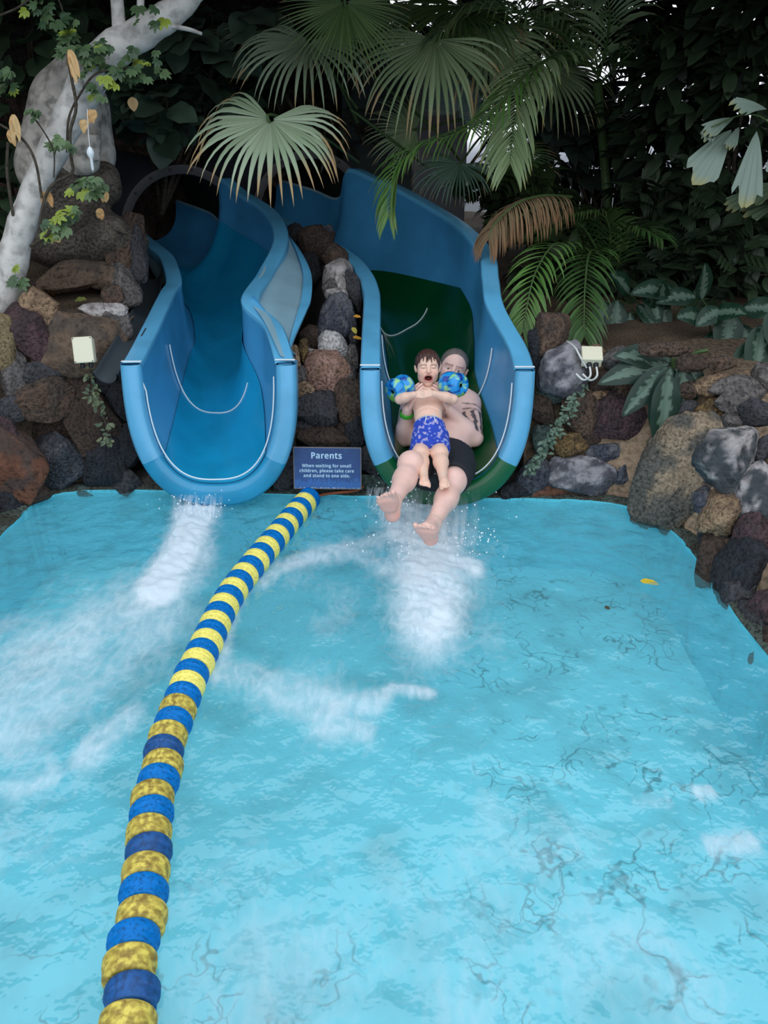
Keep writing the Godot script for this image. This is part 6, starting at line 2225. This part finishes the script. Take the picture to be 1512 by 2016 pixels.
func foam_density(size: int) -> Image:
	var im := Image.create(size, size, false, Image.FORMAT_RF)
	var segs := []
	for s in foam_strokes():
		for i in s[0].size() - 1:
			var a := W(s[0][i][0], s[0][i][1])
			var b := W(s[0][i + 1][0], s[0][i + 1][1])
			segs.append([Vector2(a.x, a.z), Vector2(b.x, b.z), s[1][i] * px(a), s[1][i + 1] * px(b), s[2]])
	for y in size:
		for x in size:
			var p := Vector2(lerpf(FX0, FX1, (x + 0.5) / size), lerpf(FZ0, FZ1, (y + 0.5) / size))
			var d := 0.0
			for s in segs:
				var ab: Vector2 = s[1] - s[0]
				var h := clampf((p - s[0]).dot(ab) / maxf(ab.length_squared(), 1e-6), 0, 1)
				var w: float = lerpf(s[2], s[3], h)
				var q: Vector2 = p - s[0] - ab * h
				q.y *= 0.55      # strokes are longer down the pool than across
				var e: float = q.length() / w
				if e < 1.8:
					d = maxf(d, s[4] * (1.0 - smoothstep(0.25, 1.8, e)))
			im.set_pixel(x, y, Color(d, 0, 0))
	return im

func splashes() -> void:
	var low := foam_density(150)
	var size := 820
	var hi := low.duplicate()
	hi.resize(size, size, Image.INTERPOLATE_CUBIC)
	var n1 := noise(801, 0.011, FastNoiseLite.TYPE_SIMPLEX_SMOOTH, 5)
	n1.domain_warp_enabled = true
	n1.domain_warp_amplitude = 34.0
	n1.domain_warp_frequency = 0.012
	var n2 := noise(802, 0.05, FastNoiseLite.TYPE_SIMPLEX_SMOOTH, 4)
	n2.fractal_type = FastNoiseLite.FRACTAL_RIDGED
	n2.domain_warp_enabled = true
	n2.domain_warp_amplitude = 18.0
	n2.domain_warp_frequency = 0.03
	var im := Image.create(size, size, false, Image.FORMAT_RGBA8)
	for y in size:
		for x in size:
			var d: float = hi.get_pixel(x, y).r
			if d < 0.02:
				im.set_pixel(x, y, Color(1, 1, 1, 0))
				continue
			var a := n1.get_noise_2d(x * 1.2, y * 0.7) * 0.55 + n2.get_noise_2d(x * 1.25, y * 0.6) * 0.42
			var v := clampf(d * 1.2 - 0.30 + a * (0.95 - 0.4 * d), 0.0, 1.0)
			im.set_pixel(x, y, Color(1, 1, 1, pow(v, 1.1) * lerpf(0.36, 0.92, smoothstep(0.3, 1.0, d))))
	var m := mat("foam", Color8(222, 236, 246), 0.8, 0.3)
	m.albedo_texture = ImageTexture.create_from_image(im)
	m.transparency = BaseMaterial3D.TRANSPARENCY_ALPHA
	var b := MB.new()
	var N := 149
	var ids := {}
	for y in N:
		for x in N:
			if low.get_pixel(x, y).r < 0.02 and low.get_pixel(x + 1, y).r < 0.02 and low.get_pixel(x, y + 1).r < 0.02 and low.get_pixel(x + 1, y + 1).r < 0.02:
				continue
			var q := []
			for c in [[0, 0], [1, 0], [1, 1], [0, 1]]:
				var k: int = (y + c[1]) * 200 + x + c[0]
				if not ids.has(k):
					var u: Vector2 = Vector2((x + c[0] + 0.5) / 150.0, (y + c[1] + 0.5) / 150.0)
					var p := Vector2(lerpf(FX0, FX1, u.x), lerpf(FZ0, FZ1, u.y))
					var d: float = low.get_pixel(x + c[0], y + c[1]).r
					var lift := 0.004 + 0.03 * maxf(0, d - 0.5) * (1.0 + wave_f.get_noise_2d(p.x * 300, p.y * 300))
					ids[k] = b.pt(Vector3(p.x, wave(p.x, p.y) + lift, p.y), Color.WHITE, u)
				q.append(ids[k])
			b.quad(q[0], q[1], q[2], q[3])
	var fo := obj("foam", b, m)
	fo.set_meta("kind", "stuff")
	tag(fo, "white foam swirling on the pool from both slide mouths", "foam")
	# water running off the lips
	var st := Image.create(256, 128, false, Image.FORMAT_RGBA8)
	var n3 := noise(803, 0.05, FastNoiseLite.TYPE_SIMPLEX_SMOOTH, 3)
	for y in 128:
		for x in 256:
			var e := minf(x, 255 - x) / 50.0
			var v := clampf((0.42 + n3.get_noise_2d(x * 0.8, y * 0.12) * 1.0) * clampf(e, 0, 1), 0, 1) * clampf(0.35 + y / 128.0, 0, 1)
			st.set_pixel(x, y, Color(1, 1, 1, v * 0.55))
	var sm := mat("sheet_water", Color8(226, 238, 246), 0.35, 0.5)
	sm.albedo_texture = ImageTexture.create_from_image(st)
	sm.transparency = BaseMaterial3D.TRANSPARENCY_ALPHA
	for q in [["falling_water", "thin white sheet of water pouring off the lip of the teal flume", [[338, 968, 4.10], [442, 968, 4.10]], [[330, 1024], [440, 1018]], 0.16], ["falling_water", "streaky curtain of water falling below the man's legs from the green flume", [[745, 948, 4.10], [950, 958, 4.10]], [[745, 1062], [945, 1075]], 0.15],
		["falling_water", "splashing spray thrown up at the left corner of the green flume's lip", [[722, 958, 4.02], [790, 962, 3.98]], [[716, 990], [775, 1050]], 0.12]]:
		b = MB.new()
		var rows := []
		for j in 24:
			var s := j / 23.0
			var row := PackedVector3Array()
			for i in 40:
				var u := i / 39.0
				var a := P(lerpf(q[2][0][0], q[2][1][0], u), lerpf(q[2][0][1], q[2][1][1], u), lerpf(q[2][0][2], q[2][1][2], u))
				var w := W(lerpf(q[3][0][0], q[3][1][0], u), lerpf(q[3][0][1], q[3][1][1], u), 0.01)
				var p := a.lerp(w, s)
				p.y = lerpf(a.y, w.y, s * s)
				p += Vector3(0, 0, 1) * n3.get_noise_2d(i * 14.0, s * 30.0) * 0.04 * s
				row.append(p)
			rows.append(row)
		b.grid(rows)
		var o := obj(q[0], b, sm)
		o.set_meta("kind", "stuff")
		tag(o, q[1], "falling water")
	# flying drops
	var r := RandomNumberGenerator.new()
	r.seed = 9
	var sp := SphereMesh.new()
	sp.radius = 0.004
	sp.height = 0.009
	sp.radial_segments = 8
	sp.rings = 4
	var xs := []
	var cs := []
	for i in 420:
		var k := r.randi() % 4
		var g: Array = [[790, 985, 60, 40, 3.9], [840, 1075, 90, 40, 3.5], [930, 1075, 50, 60, 3.6], [390, 1000, 60, 26, 4.0]][k]
		var p := P(g[0] + r.randfn() * g[2] * 0.6, g[1] + r.randfn() * g[3] * 0.6, g[4] + r.randf_range(-0.15, 0.15))
		if p.y < 0.01:
			continue
		xs.append(Transform3D(Basis().scaled(Vector3.ONE * r.randf_range(0.4, 1.3)), p))
		cs.append(Color.WHITE)
	var dm := mat("drops", Color8(235, 242, 248), 0.1, 0.5)
	var t := thing("spray", "fine drops of spray flying round the man's feet", "spray", P(840, 1060, 3.5))
	t.set_meta("kind", "stuff")
	multi("droplets", sp, xs, cs, dm, t)
